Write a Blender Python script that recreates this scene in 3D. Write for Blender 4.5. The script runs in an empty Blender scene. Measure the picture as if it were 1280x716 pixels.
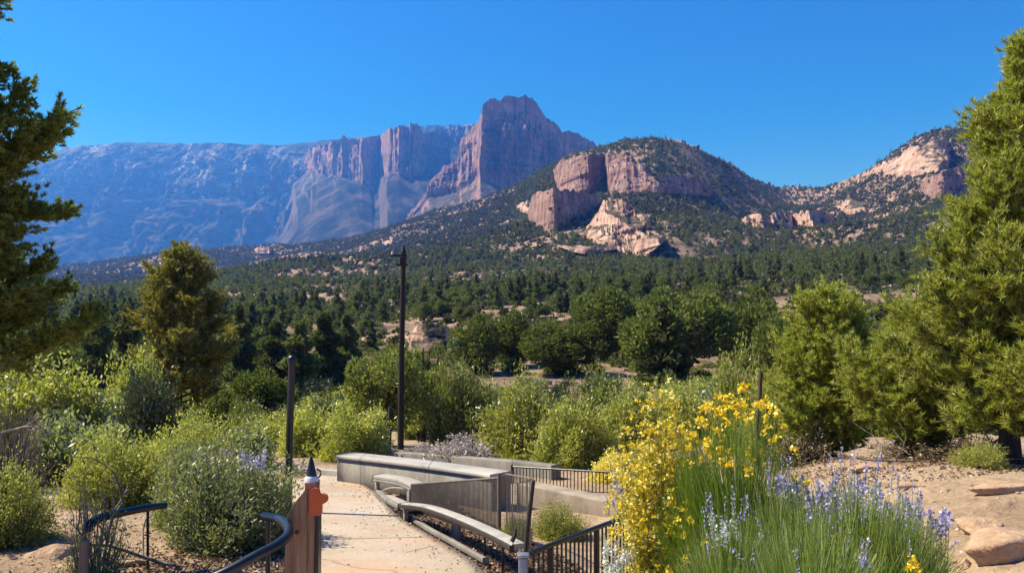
import bpy, math, random
import numpy as np
R = math.radians
rng = np.random.default_rng(7)
random.seed(7)
F, HY, CX, CZ = 960.0, 400.0, 640.0, 1.7          # focal length and horizon in photo pixels, eye height

sc = bpy.context.scene
col = sc.collection

def W(px, py, D):
    return ((px - CX) / F * D, D, CZ + (HY - py) / F * D)

# ------------------------------------------------------------------ noise
_perm = np.random.default_rng(3).random(65536)
def _h(ix, iy, iz):
    n = (ix * 73856093) ^ (iy * 19349663) ^ (iz * 83492791)
    n = (n ^ (n >> 13)) * 1274126177
    return _perm[(n ^ (n >> 16)) & 65535]
def vn(x, y, z=0.0):
    x, y, z = np.broadcast_arrays(np.asarray(x, float), np.asarray(y, float), np.asarray(z, float))
    ix, iy, iz = np.floor(x).astype(np.int64), np.floor(y).astype(np.int64), np.floor(z).astype(np.int64)
    fx, fy, fz = x - ix, y - iy, z - iz
    fx, fy, fz = fx*fx*(3-2*fx), fy*fy*(3-2*fy), fz*fz*(3-2*fz)
    r = 0
    for dx in (0, 1):
        for dy in (0, 1):
            for dz in (0, 1):
                w = (fx if dx else 1-fx) * (fy if dy else 1-fy) * (fz if dz else 1-fz)
                r = r + w * _h(ix+dx, iy+dy, iz+dz)
    return r * 2 - 1
def fbm(x, y, z=0.0, o=4, g=0.5):
    s, a, t = 0, 1.0, 0
    for i in range(o):
        s = s + a * vn(np.asarray(x)*2**i + 17.3*i, np.asarray(y)*2**i + 5.1*i, np.asarray(z)*2**i)
        t += a; a *= g
    return s / t
def ridged(x, y, z=0.0, o=4):
    s, a, t = 0, 1.0, 0
    for i in range(o):
        s = s + a * (1 - 2*np.abs(vn(np.asarray(x)*2**i + 9.3*i, np.asarray(y)*2**i + 3.7*i, np.asarray(z)*2**i)))
        t += a; a *= 0.5
    return s / t
def sst(a, b, x):
    t = np.clip((x - a) / (b - a), 0, 1); return t*t*(3-2*t)

# ------------------------------------------------------------------ mesh helpers
def npmesh(name, chunks, mats, smooth=False):
    """chunks: list of (verts (n,3), faces (m,k), material index)"""
    me = bpy.data.meshes.new(name)
    vs = [np.asarray(c[0], np.float32).reshape(-1, 3) for c in chunks]
    off, lv, ls, lt, mi = 0, [], [], [], []
    tot = 0
    for c, v in zip(chunks, vs):
        f = np.asarray(c[1], np.int64)
        if len(f) == 0:
            off += len(v); continue
        k = f.shape[1]
        lv.append((f + off).ravel())
        ls.append(tot + np.arange(len(f)) * k)
        lt.append(np.full(len(f), k))
        mi.append(np.full(len(f), c[2]))
        tot += f.size; off += len(v)
    V = np.concatenate(vs)
    me.vertices.add(len(V)); me.vertices.foreach_set('co', V.ravel())
    lv = np.concatenate(lv).astype(np.int32); ls = np.concatenate(ls).astype(np.int32)
    me.loops.add(len(lv)); me.loops.foreach_set('vertex_index', lv)
    me.polygons.add(len(ls)); me.polygons.foreach_set('loop_start', ls)
    me.polygons.foreach_set('loop_total', np.concatenate(lt).astype(np.int32))
    me.polygons.foreach_set('material_index', np.concatenate(mi).astype(np.int32))
    if smooth:
        me.polygons.foreach_set('use_smooth', np.ones(len(ls), bool))
    for m in mats: me.materials.append(m)
    me.update(calc_edges=True); me.validate()
    return me

def link(name, me, parent=None, loc=None, rz=None, scale=None):
    o = bpy.data.objects.new(name, me); col.objects.link(o)
    if parent: o.parent = parent
    if loc is not None: o.location = loc
    if rz is not None: o.rotation_euler = (0, 0, rz)
    if scale is not None: o.scale = scale if hasattr(scale, '__len__') else (scale,)*3
    return o
def tag(o, label, cat, group=None):
    o['label'] = label; o['category'] = cat
    if group: o['group'] = group
    return o
def thing(name, label, cat, loc=(0, 0, 0), rz=0, group=None):
    o = link(name, None, None, loc, rz); o.empty_display_size = 0.2
    return tag(o, label, cat, group)
def struct(o): o['kind'] = 'structure'; return o
def stuff(o, label, cat): o['kind'] = 'stuff'; return tag(o, label, cat)

def unit(v): return v / np.maximum(np.linalg.norm(v, axis=-1, keepdims=True), 1e-9)
def rnd_dir(n, r=rng): return unit(r.normal(size=(n, 3)))
def grid_faces(nv, nu):
    i = np.arange(nv*nu).reshape(nv, nu)
    return np.stack([i[:-1, :-1], i[:-1, 1:], i[1:, 1:], i[1:, :-1]], -1).reshape(-1, 4)
def leaf_quads(P, A, B):
    n = len(P)
    V = np.stack([P - A, P + B, P + A, P - B], 1).reshape(-1, 3)
    return V, np.arange(4*n).reshape(n, 4)
def needle_tris(P, A, B):
    n = len(P)
    V = np.stack([P - B, P + B, P + A], 1).reshape(-1, 3)
    return V, np.arange(3*n).reshape(n, 3)
def cross_any(A, r=rng):
    return unit(np.cross(A, rnd_dir(len(A), r)))
def tubes(P0, P1, r0, r1, k=5):
    P0, P1 = np.asarray(P0, float), np.asarray(P1, float)
    n = len(P0)
    d = unit(P1 - P0)
    ref = np.where(np.abs(d[:, 2:3]) > .9, np.array([[1., 0, 0]]), np.array([[0, 0, 1.]]))
    a = unit(np.cross(d, ref)); b = np.cross(d, a)
    t = np.arange(k) / k * 2*np.pi
    c, s = np.cos(t)[None, :, None], np.sin(t)[None, :, None]
    ring = a[:, None]*c + b[:, None]*s
    r0 = np.broadcast_to(r0, (n,))[:, None, None]; r1 = np.broadcast_to(r1, (n,))[:, None, None]
    V = np.concatenate([P0[:, None] + ring*r0, P1[:, None] + ring*r1], 1).reshape(-1, 3)
    j = np.arange(k); jn = (j+1) % k
    f = np.stack([j, jn, jn+k, j+k], -1)[None] + (np.arange(n)*2*k)[:, None, None]
    return V, f.reshape(-1, 4)
def sweep(pts, rad, k=8, flat=1.0, caps=True):
    """smooth continuous tube through points"""
    pts = np.asarray(pts, float); n = len(pts)
    rad = np.broadcast_to(rad, (n,))
    tg = unit(np.gradient(pts, axis=0))
    up = np.array([0, 0, 1.]) if abs(tg[:, 2]).max() < .97 else np.array([1., 0, 0])
    a = unit(np.cross(tg, up)); b = np.cross(a, tg)
    t = np.arange(k)/k*2*np.pi
    V = pts[:, None] + (a[:, None]*np.cos(t)[None, :, None] + b[:, None]*np.sin(t)[None, :, None]*flat)*rad[:, None, None]
    i = np.arange(n*k).reshape(n, k); i2 = np.roll(i, -1, 1)
    f = np.stack([i[:-1], i2[:-1], i2[1:], i[1:]], -1).reshape(-1, 4)
    ch = [(V.reshape(-1, 3), f, 0)]
    if caps:
        for q, s in ((0, -1), (n-1, 1)):
            ring = V[q]; c = pts[q][None]
            vv = np.concatenate([ring, c]); j = np.arange(k)
            ff = np.stack([j, (j+1) % k, np.full(k, k)], -1)
            ch.append((vv, ff, 0))
    return ch
def smooth_path(pts, n=40):
    pts = np.asarray(pts, float)
    t = np.concatenate([[0], np.cumsum(np.linalg.norm(np.diff(pts, axis=0), axis=1))])
    tt = np.linspace(0, t[-1], n)
    # catmull-rom through the control points
    out = []
    for x in tt:
        i = min(max(np.searchsorted(t, x) - 1, 0), len(pts)-2)
        u = (x - t[i]) / max(t[i+1]-t[i], 1e-9)
        p0, p1, p2, p3 = pts[max(i-1, 0)], pts[i], pts[i+1], pts[min(i+2, len(pts)-1)]
        out.append(.5*((2*p1) + (-p0+p2)*u + (2*p0-5*p1+4*p2-p3)*u*u + (-p0+3*p1-3*p2+p3)*u**3))
    return np.array(out)
def box(c, s, rz=0.0):
    c = np.asarray(c, float); s = np.asarray(s, float)/2
    V = np.array([[x, y, z] for z in (-1, 1) for y in (-1, 1) for x in (-1, 1)], float)*s
    if rz:
        cs, sn = math.cos(rz), math.sin(rz)
        V = np.stack([V[:, 0]*cs - V[:, 1]*sn, V[:, 0]*sn + V[:, 1]*cs, V[:, 2]], 1)
    F_ = np.array([[0, 2, 3, 1], [4, 5, 7, 6], [0, 1, 5, 4], [2, 6, 7, 3], [0, 4, 6, 2], [1, 3, 7, 5]])
    return V + c, F_, 0
def wall_ribbon(pts, ztop, zbot, thick):
    """upright wall following plan points (n,2); tops and bottoms per point"""
    pts = np.asarray(pts, float); n = len(pts)
    t = unit(np.gradient(pts, axis=0)); nr = np.stack([-t[:, 1], t[:, 0]], 1)*thick/2
    zt, zb = np.broadcast_to(ztop, (n,)), np.broadcast_to(zbot, (n,))
    L, Rr = pts + nr, pts - nr
    ring = np.stack([np.column_stack([L, zb]), np.column_stack([L, zt]), np.column_stack([Rr, zt]), np.column_stack([Rr, zb])], 1)
    i = np.arange(n*4).reshape(n, 4); i2 = np.roll(i, -1, 1)
    f = np.stack([i[:-1], i2[:-1], i2[1:], i[1:]], -1).reshape(-1, 4)
    f = np.concatenate([f, [[0, 1, 2, 3]], [[4*n-1, 4*n-2, 4*n-3, 4*n-4]]])
    return ring.reshape(-1, 3), f, 0
def bevel(o, w=.008, seg=2):
    m = o.modifiers.new('bevel', 'BEVEL'); m.width = w; m.segments = seg; m.limit_method = 'ANGLE'; m.angle_limit = R(40)
    return o

# ------------------------------------------------------------------ materials
class NT:
    def __init__(s, name, kind='mat'):
        s.m = bpy.data.materials.new(name); s.m.use_nodes = True
        s.t = s.m.node_tree; s.t.nodes.clear()
        s.out = s.n('ShaderNodeOutputMaterial')
    def n(s, ty, **kw):
        x = s.t.nodes.new(ty)
        for k, v in kw.items(): setattr(x, k, v)
        return x
    def l(s, a, b): s.t.links.new(a, b)
    def coord(s, which='Object'): return s.n('ShaderNodeTexCoord').outputs[which]
    def pos(s): return s.n('ShaderNodeNewGeometry').outputs['Position']
    def mapping(s, v, scale=(1, 1, 1), loc=(0, 0, 0), rot=(0, 0, 0)):
        m = s.n('ShaderNodeMapping'); m.inputs['Scale'].default_value = scale; m.inputs['Location'].default_value = loc
        m.inputs['Rotation'].default_value = rot
        s.l(v, m.inputs['Vector']); return m.outputs[0]
    def noise(s, v, scale, detail=4, rough=.55, dist=0.0, out='Fac'):
        x = s.n('ShaderNodeTexNoise'); s.l(v, x.inputs['Vector'])
        x.inputs['Scale'].default_value = scale; x.inputs['Detail'].default_value = detail
        x.inputs['Roughness'].default_value = rough; x.inputs['Distortion'].default_value = dist
        return x.outputs[out]
    def voro(s, v, scale, feature='F1', out='Distance'):
        x = s.n('ShaderNodeTexVoronoi', feature=feature); s.l(v, x.inputs['Vector']); x.inputs['Scale'].default_value = scale
        return x.outputs[out]
    def ramp(s, f, stops, interp='LINEAR'):
        x = s.n('ShaderNodeValToRGB'); x.color_ramp.interpolation = interp
        e = x.color_ramp.elements
        while len(e) < len(stops): e.new(.5)
        for a, (p, c) in zip(e, stops):
            a.position = p; a.color = (*c, 1) if hasattr(c, '__len__') else (c, c, c, 1)
        s.l(f, x.inputs[0]); return x.outputs[0]
    def mix(s, f, a, b, blend='MIX'):
        x = s.n('ShaderNodeMix', data_type='RGBA', blend_type=blend)
        for i, v in ((0, f), (6, a), (7, b)):
            if hasattr(v, 'is_output'): s.l(v, x.inputs[i])
            else: x.inputs[i].default_value = (*v, 1) if hasattr(v, '__len__') else v
        return x.outputs[2]
    def math(s, op, a, b=0.0, clamp=False):
        x = s.n('ShaderNodeMath', operation=op, use_clamp=clamp)
        for i, v in ((0, a), (1, b)):
            if hasattr(v, 'is_output'): s.l(v, x.inputs[i])
            else: x.inputs[i].default_value = v
        return x.outputs[0]
    def bump(s, h, strength=.5, dist=.1, normal=None):
        x = s.n('ShaderNodeBump'); x.inputs['Strength'].default_value = strength; x.inputs['Distance'].default_value = dist
        s.l(h, x.inputs['Height'])
        if normal: s.l(normal, x.inputs['Normal'])
        return x.outputs[0]
    def principled(s, c, rough=.8, metal=0.0, normal=None, spec=.3):
        p = s.n('ShaderNodeBsdfPrincipled')
        for k, v in (('Base Color', c), ('Roughness', rough), ('Metallic', metal), ('Specular IOR Level', spec)):
            if hasattr(v, 'is_output'): s.l(v, p.inputs[k])
            else: p.inputs[k].default_value = (*v, 1) if hasattr(v, '__len__') else v
        if normal: s.l(normal, p.inputs['Normal'])
        s.l(p.outputs[0], s.out.inputs['Surface']); return p

def leaf_mat(name, cols, transl=.35, tone=(.8, 1.2), gloss=.06):
    k = NT(name)
    g = k.n('ShaderNodeNewGeometry')
    stops = [(i/(len(cols)-1), c) for i, c in enumerate(cols)]
    c = k.ramp(g.outputs['Random Per Island'], stops)
    oi = k.n('ShaderNodeObjectInfo')
    hs = k.n('ShaderNodeHueSaturation')
    mr = k.n('ShaderNodeMapRange'); mr.inputs[3].default_value = tone[0]; mr.inputs[4].default_value = tone[1]
    k.l(oi.outputs['Random'], mr.inputs[0]); k.l(mr.outputs[0], hs.inputs['Value']); k.l(c, hs.inputs['Color'])
    c = hs.outputs[0]
    d = k.n('ShaderNodeBsdfDiffuse'); t = k.n('ShaderNodeBsdfTranslucent'); gl = k.n('ShaderNodeBsdfGlossy')
    gl.inputs['Roughness'].default_value = .45
    k.l(c, d.inputs[0])
    tc = k.mix(.6, c, (1.35, 1.6, .4), 'MULTIPLY'); k.l(tc, t.inputs[0])
    m1 = k.n('ShaderNodeMixShader'); m1.inputs[0].default_value = transl
    k.l(d.outputs[0], m1.inputs[1]); k.l(t.outputs[0], m1.inputs[2])
    m2 = k.n('ShaderNodeMixShader'); m2.inputs[0].default_value = gloss
    k.l(m1.outputs[0], m2.inputs[1]); k.l(gl.outputs[0], m2.inputs[2])
    k.l(m2.outputs[0], k.out.inputs['Surface'])
    return k.m

M = {}
M['shrub_yg'] = leaf_mat('shrub_leaf_yellow_green', [(.24, .25, .045), (.34, .355, .055), (.44, .43, .09), (.52, .49, .24)], .44)
M['shrub_olive'] = leaf_mat('shrub_leaf_olive', [(.14, .16, .03), (.22, .25, .05), (.32, .33, .09)], .4)
M['shrub_grey'] = leaf_mat('shrub_leaf_grey', [(.16, .18, .07), (.24, .27, .12), (.36, .37, .22), (.24, .28, .06)], .35)
M['shrub_dark'] = leaf_mat('shrub_leaf_dark', [(.035, .05, .025), (.06, .08, .03), (.10, .12, .05)], .2)
M['dry'] = leaf_mat('dry_leaf', [(.12, .08, .05), (.22, .16, .10), (.34, .27, .18)], .2)
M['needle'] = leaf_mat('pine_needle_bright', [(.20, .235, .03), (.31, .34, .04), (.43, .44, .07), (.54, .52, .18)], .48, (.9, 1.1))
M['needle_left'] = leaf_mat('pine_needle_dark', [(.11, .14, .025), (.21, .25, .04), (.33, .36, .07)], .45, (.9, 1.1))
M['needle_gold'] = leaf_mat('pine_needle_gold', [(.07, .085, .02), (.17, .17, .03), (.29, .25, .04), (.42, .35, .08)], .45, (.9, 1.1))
M['juniper'] = leaf_mat('juniper_leaf', [(.08, .10, .035), (.145, .17, .05), (.23, .255, .09)], .35, gloss=.0)
M['conifer'] = leaf_mat('conifer_leaf', [(.065, .08, .035), (.115, .13, .055), (.18, .19, .085)], .35, (.7, 1.3), .0)
M['scrub'] = leaf_mat('scrub_leaf', [(.05, .055, .034), (.09, .092, .055), (.14, .13, .085)], .25, (1, 1), .0)
M['broom'] = leaf_mat('broom_stem', [(.10, .17, .025), (.17, .26, .035), (.26, .34, .06)], .45, (.95, 1.05))
M['lav_leaf'] = leaf_mat('lavender_stem', [(.10, .15, .03), (.18, .26, .045), (.30, .37, .09), (.48, .50, .26)], .4, (.95, 1.05))
M['yellow'] = leaf_mat('yellow_petal', [(.80, .52, .01), (.90, .66, .02), (.90, .76, .12)], .3, (1, 1))
M['pale_yellow'] = leaf_mat('pale_yellow_petal', [(.80, .66, .12), (.88, .80, .28), (.80, .60, .06)], .3, (1, 1))
M['purple'] = leaf_mat('purple_petal', [(.28, .24, .66), (.45, .41, .80), (.66, .62, .88)], .35, (1, 1))
M['white_petal'] = leaf_mat('white_petal', [(.60, .62, .80), (.80, .80, .85)], .3, (1, 1))
M['mauve'] = leaf_mat('mauve_flower', [(.34, .27, .36), (.48, .40, .52), (.34, .33, .2)], .3, (1, 1))

def bark(name, c1, c2, scale=8):
    k = NT(name); v = k.coord()
    n = k.noise(k.mapping(v, (1, 1, .25)), scale, 5, .6)
    c = k.ramp(n, [(.35, c1), (.65, c2)])
    k.principled(c, .95, normal=k.bump(n, .8, .03)); return k.m
M['bark'] = bark('bark', (.035, .025, .02), (.13, .09, .065))
M['bark_grey'] = bark('dead_wood', (.10, .085, .07), (.30, .26, .22))
M['bark_dark'] = bark('bark_dark', (.02, .016, .013), (.07, .052, .04))

def sand_mat():
    k = NT('sand'); v = k.pos()
    n1 = k.noise(v, .6, 5, .6); n2 = k.noise(v, 9, 6, .65); n3 = k.voro(v, 28)
    c = k.ramp(n1, [(.3, (.30, .215, .15)), (.5, (.40, .30, .21)), (.7, (.49, .39, .29))])
    c = k.mix(.55, c, k.ramp(n2, [(.3, (.45, .40, .36)), (.65, (1.15, 1.1, 1.05))]), 'MULTIPLY')
    peb = k.ramp(k.voro(v, 40, out='Color'), [(.0, .75), (1, 1.12)])
    c = k.mix(.5, c, peb, 'MULTIPLY')
    # a thin scatter of dry plant litter
    lit = k.ramp(k.noise(v, 2.2, 6, .7), [(.55, 0.0), (.66, 1.0)])
    c = k.mix(k.math('MULTIPLY', lit, .45), c, (.12, .085, .05))
    far = k.ramp(k.noise(v, .12, 3, .5), [(.45, 0.0), (.6, 1.0)])
    nb = k.bump(n1, .8, .25); nb = k.bump(n2, .8, .06, nb); nb = k.bump(n3, .35, .012, nb)
    k.principled(c, .95, normal=nb, spec=.15); return k.m
M['sand'] = sand_mat()

def hill_mat(name='hill', rock=((.20, .13, .10), (.36, .25, .19), (.52, .40, .32)), soil=((.075, .065, .04), (.15, .12, .08)), s=1.0, cover=(.42, .56)):
    k = NT(name); v = k.pos()
    big = k.noise(v, .012*s, 5, .6); mid = k.noise(v, .07*s, 6, .65); fine = k.noise(v, .5*s, 5, .7)
    strata = k.noise(k.mapping(v, (.015, .015, .35)), 1.0*s, 4, .6)
    rc = k.ramp(fine, [(.3, rock[0]), (.5, rock[1]), (.72, rock[2])])
    rc = k.mix(.5, rc, k.ramp(strata, [(.35, (.65, .55, .52)), (.6, (1.15, 1.1, 1.05))]), 'MULTIPLY')
    so = k.ramp(mid, [(.35, soil[0]), (.65, soil[1])])
    f = k.math('ADD', k.math('MULTIPLY', big, .5), k.math('MULTIPLY', mid, .5))
    c = k.mix(k.ramp(f, [(cover[0], 0.0), (cover[1], 1.0)]), so, rc)
    nb = k.bump(mid, .8, 4.0); nb = k.bump(fine, .8, 1.0, nb)
    k.principled(c, .95, normal=nb, spec=.1); return k.m
M['hill'] = hill_mat()
M['far'] = hill_mat('far_mountain', rock=((.14, .12, .12), (.24, .20, .19), (.34, .29, .27)), soil=((.035, .045, .03), (.075, .085, .06)), s=.35, cover=(.44, .62))

def far_mat():
    k = NT('snowy_mountain'); v = k.pos()
    mid = k.noise(v, .006, 6, .65); fine = k.noise(v, .045, 6, .75)
    st = k.noise(k.mapping(v, (.016, .004, .005)), 1.0, 8, .72, .5)
    c = k.ramp(mid, [(.40, (.010, .014, .012)), (.5, (.03, .034, .03)), (.62, (.12, .095, .085))])
    sn = k.math('MULTIPLY', k.ramp(st, [(.51, 0.0), (.56, 1.0)]), k.ramp(fine, [(.46, 0.0), (.53, 1.0)]))
    sep = k.n('ShaderNodeSeparateXYZ'); k.l(v, sep.inputs[0])
    g = k.n('ShaderNodeNewGeometry'); sp = k.n('ShaderNodeSeparateXYZ'); k.l(g.outputs['Normal'], sp.inputs[0])
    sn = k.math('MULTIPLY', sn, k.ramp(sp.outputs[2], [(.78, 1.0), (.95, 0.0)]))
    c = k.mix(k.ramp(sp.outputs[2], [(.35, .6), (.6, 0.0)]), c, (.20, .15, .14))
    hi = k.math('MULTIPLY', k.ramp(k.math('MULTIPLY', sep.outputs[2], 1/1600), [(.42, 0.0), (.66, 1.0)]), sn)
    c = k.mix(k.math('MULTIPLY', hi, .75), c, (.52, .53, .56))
    nb = k.bump(st, .8, 30.0); nb = k.bump(fine, .9, 14.0, nb)
    k.principled(c, .95, normal=nb, spec=.1); return k.m
M['snowy'] = far_mat()

def cliff_mat(name, c0, c1, c2, s=1.0, vert=.3, horiz=.5):
    k = NT(name); v = k.pos()
    fl = k.noise(k.mapping(v, (.10*s, .10*s, .008*s)), 1.0, 6, .65, .3)
    fl2 = k.noise(k.mapping(v, (.4*s, .4*s, .03*s)), 1.0, 5, .65, .2)
    hz = k.noise(k.mapping(v, (.004*s, .004*s, .12*s)), 1.0, 5, .7)
    ln = k.noise(v, .03*s, 5, .6)
    c = k.ramp(ln, [(.3, c0), (.5, c1), (.7, c2)])
    c = k.mix(vert, c, k.ramp(fl, [(.38, (.35, .3, .3)), (.52, (1.1, 1.05, 1.0)), (.65, (.8, .75, .72))]), 'MULTIPLY')
    c = k.mix(horiz, c, k.ramp(hz, [(.35, (.6, .55, .52)), (.5, (1.05, 1, 1)), (.62, (1.25, 1.2, 1.15)), (.68, (.8, .75, .7))]), 'MULTIPLY')
    # scrub on the flatter ledges
    g = k.n('ShaderNodeNewGeometry'); sp = k.n('ShaderNodeSeparateXYZ'); k.l(g.outputs['Normal'], sp.inputs[0])
    led = k.math('MULTIPLY', k.ramp(sp.outputs[2], [(.42, 0.0), (.60, 1.0)]), k.ramp(k.noise(v, .05*s, 6, .7), [(.34, 0.0), (.50, 1.0)]))
    c = k.mix(k.math('MULTIPLY', led, .95), c, k.ramp(k.noise(v, .09*s, 5, .7), [(.35, (.025, .035, .02)), (.6, (.06, .06, .04)), (.72, (.20, .16, .12))]))
    nb = k.bump(fl, .9, 8.0/s); nb = k.bump(fl2, .8, 2.0/s, nb); nb = k.bump(hz, .5, 2.0/s, nb)
    k.principled(c, .95, normal=nb, spec=.1); return k.m
M['mesa'] = cliff_mat('red_cliff', (.18, .115, .10), (.29, .19, .165), (.44, .31, .27), .6, .9, .7)
M['redrock'] = cliff_mat('red_rock', (.25, .16, .15), (.36, .235, .21), (.52, .38, .34), 2.0, .7, .7)
M['palerock'] = cliff_mat('pale_rock', (.44, .28, .22), (.58, .40, .325), (.70, .54, .46), 2.0, .6, .5)

def concrete(name, c1, c2, streak=.5, spec=.25):
    k = NT(name); v = k.pos()
    n = k.noise(v, 1.6, 6, .65); f = k.noise(v, 40, 4, .7); st = k.noise(k.mapping(v, (5, 5, .5)), 1.0, 5, .6)
    c = k.ramp(n, [(.3, c1), (.7, c2)])
    c = k.mix(streak, c, k.ramp(st, [(.35, (.55, .53, .5)), (.6, (1.1, 1.1, 1.1))]), 'MULTIPLY')
    c = k.mix(.35, c, k.ramp(f, [(.3, .7), (.7, 1.2)]), 'MULTIPLY')
    sx = k.n('ShaderNodeSeparateXYZ'); k.l(k.pos(), sx.inputs[0])
    fr = k.math('FRACT', k.math('MULTIPLY', sx.outputs[0], .83)); ln_ = k.math('LESS_THAN', fr, .014)
    c = k.mix(k.math('MULTIPLY', ln_, .6), c, (.05, .045, .04))
    blot = k.ramp(k.noise(v, 3.3, 6, .75), [(.56, 0.0), (.64, 1.0)]); c = k.mix(k.math('MULTIPLY', blot, .35), c, (.09, .075, .06))
    k.principled(c, .85, normal=k.bump(f, .35, .004, k.bump(n, .3, .01)), spec=spec); return k.m
M['concrete'] = concrete('weathered_concrete', (.19, .18, .165), (.32, .30, .275))
M['concrete_tan'] = concrete('tan_concrete', (.30, .25, .20), (.46, .385, .31), .6)
M['concrete_top'] = concrete('pale_concrete', (.34, .32, .30), (.46, .44, .41), .1)
def path_mat():
    k = NT('path_concrete'); v = k.pos()
    n = k.noise(v, .8, 6, .6); f = k.noise(v, 34, 5, .75); vv = k.voro(v, 75, out='Color')
    c = k.ramp(n, [(.3, (.40, .325, .25)), (.5, (.47, .39, .31)), (.7, (.53, .455, .375))])
    c = k.mix(.5, c, k.ramp(f, [(.32, (.55, .52, .50)), (.62, (1.12, 1.1, 1.08))]), 'MULTIPLY')
    c = k.mix(.35, c, k.ramp(vv, [(.1, .55), (.35, 1.0), (1, 1.15)]), 'MULTIPLY')
    # reddish earth stain washed across the slab
    sn = k.noise(k.mapping(v, (.5, 1.6, 1), rot=(0, 0, .25)), 1.1, 4, .6)
    c = k.mix(k.math('MULTIPLY', k.ramp(sn, [(.52, 0.0), (.66, 1.0)]), .55), c, (.50, .29, .18))
    cr = k.n('ShaderNodeTexVoronoi', feature='DISTANCE_TO_EDGE'); cr.inputs['Scale'].default_value = .55
    k.l(k.mix(.18, v, k.noise(v, 2.0, 4, .6, out='Color')), cr.inputs['Vector'])
    c = k.mix(k.math('MULTIPLY', k.ramp(cr.outputs['Distance'], [(.0, 1.0), (.006, 0.0)]), .55), c, (.14, .11, .085))
    sp_ = k.ramp(k.noise(v, 5.5, 6, .8), [(.60, 0.0), (.68, 1.0)]); c = k.mix(k.math('MULTIPLY', sp_, .4), c, (.22, .17, .13))
    k.principled(c, .9, normal=k.bump(f, .5, .006), spec=.2); return k.m
M['path'] = path_mat()
def simple(name, c, rough=.5, metal=0.0, spec=.4, var=.3, scale=12):
    k = NT(name); v = k.coord('Object'); n = k.noise(v, scale, 5, .6)
    lo = tuple(x*(1-var) for x in c); hi = tuple(min(x*(1+var), 1) for x in c)
    k.principled(k.ramp(n, [(.3, lo), (.7, hi)]), k.ramp(n, [(.3, rough*.8), (.7, min(rough*1.2, 1))]), metal, k.bump(n, .15, .004), spec); return k.m
M['black'] = simple('black_paint', (.012, .014, .022), .32, 0, .5)
M['iron'] = simple('dark_rusted_iron', (.045, .036, .032), .6, .2, .4)
M['rail_metal'] = simple('worn_steel', (.30, .31, .34), .38, .6, .5)
M['picket'] = simple('brown_grey_metal', (.17, .145, .12), .6, .1, .3)
M['pole'] = simple('dark_pole', (.022, .018, .018), .7, 0, .3)
M['wire'] = simple('weathered_wire', (.20, .18, .15), .6, .3, .3)
M['orange'] = simple('orange_plastic', (.55, .10, .02), .42, 0, .45, .15)
M['white'] = simple('white_plastic', (.7, .7, .72), .4, 0, .5, .1)
M['teal'] = simple('teal_paint', (.20, .38, .34), .8, 0, .2, .3)
M['litter'] = leaf_mat('fallen_leaf', [(.05, .025, .02), (.13, .07, .045), (.24, .15, .10), (.4, .3, .22)], .1, (1, 1))
def timber():
    k = NT('timber'); v = k.coord('Object')
    w = k.noise(k.mapping(v, (30, 30, 1.4)), 1.0, 6, .65, .4)
    kn = k.noise(k.mapping(v, (4, 4, 1.2)), 1.0, 3, .5, 1.0)
    c = k.ramp(w, [(.3, (.17, .095, .05)), (.5, (.29, .175, .10)), (.7, (.40, .26, .155))])
    c = k.mix(.5, c, k.ramp(kn, [(.3, (.5, .45, .42)), (.5, (1.1, 1.05, 1))]), 'MULTIPLY')
    k.principled(c, .75, normal=k.bump(w, .4, .004), spec=.25); return k.m
M['timber'] = timber()
def boulder_mat():
    k = NT('boulder'); v = k.coord('Object')
    n = k.noise(v, 2.5, 6, .65); f = k.noise(v, 18, 5, .7)
    c = k.ramp(n, [(.3, (.34, .21, .14)), (.5, (.46, .32, .22)), (.7, (.54, .41, .30))])
    c = k.mix(.4, c, k.ramp(f, [(.3, .6), (.65, 1.15)]), 'MULTIPLY')
    k.principled(c, .95, normal=k.bump(f, .6, .03, k.bump(n, .6, .1)), spec=.1); return k.m
M['boulder'] = boulder_mat()
M['rubble'] = leaf_mat('rubble', [(.24, .17, .13), (.38, .29, .23), (.54, .44, .37)], 0.0, (1, 1), 0)

# ------------------------------------------------------------------ terrain functions
PXK = np.array([-600, 100, 300, 500, 700, 900, 1100, 1300, 1900.])
YK = {35: [545, 532, 530, 522, 512, 508, 508, 508, 508],
      60: [500, 490, 486, 476, 470, 472, 474, 474, 474],
      100: [462, 452, 440, 428, 420, 418, 424, 420, 420],
      190: [430, 415, 396, 380, 366, 358, 356, 350, 345],
      450: [390, 372, 356, 338, 318, 310, 302, 290, 280]}
CREST = np.array([(-600, 345), (60, 334), (90, 330), (150, 322), (200, 316), (300, 308), (400, 299), (430, 295), (480, 286), (540, 264), (600, 246), (640, 229), (670, 213),
                  (700, 199), (740, 187), (780, 176), (820, 174), (845, 177), (860, 181), (900, 200), (940, 222), (980, 235), (1020, 235), (1050, 226), (1080, 212), (1110, 192),
                  (1140, 174), (1165, 164), (1200, 160), (1260, 164), (1340, 180), (1900, 200)], float)
CRD = np.array([(-600, 2000), (100, 1900), (300, 1750), (500, 1500), (620, 1250), (700, 1050), (820, 980), (900, 1100), (990, 1350), (1080, 1150), (1180, 980), (1400, 1000), (1900, 1000)], float)
def crestD(px): return np.interp(px, CRD[:, 0], CRD[:, 1])
def hill_knots(px):
    Ds = [np.full(np.shape(px), float(d)) for d in YK]; Ys = [np.interp(px, PXK, v) for v in YK.values()]
    cd, cy = crestD(px), np.interp(px, CREST[:, 0], CREST[:, 1])
    md = 450 + (cd-450)*.5
    my = Ys[-1]*.50 + cy*.50 + 4
    return Ds + [md, cd], Ys + [my, cy]
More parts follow.
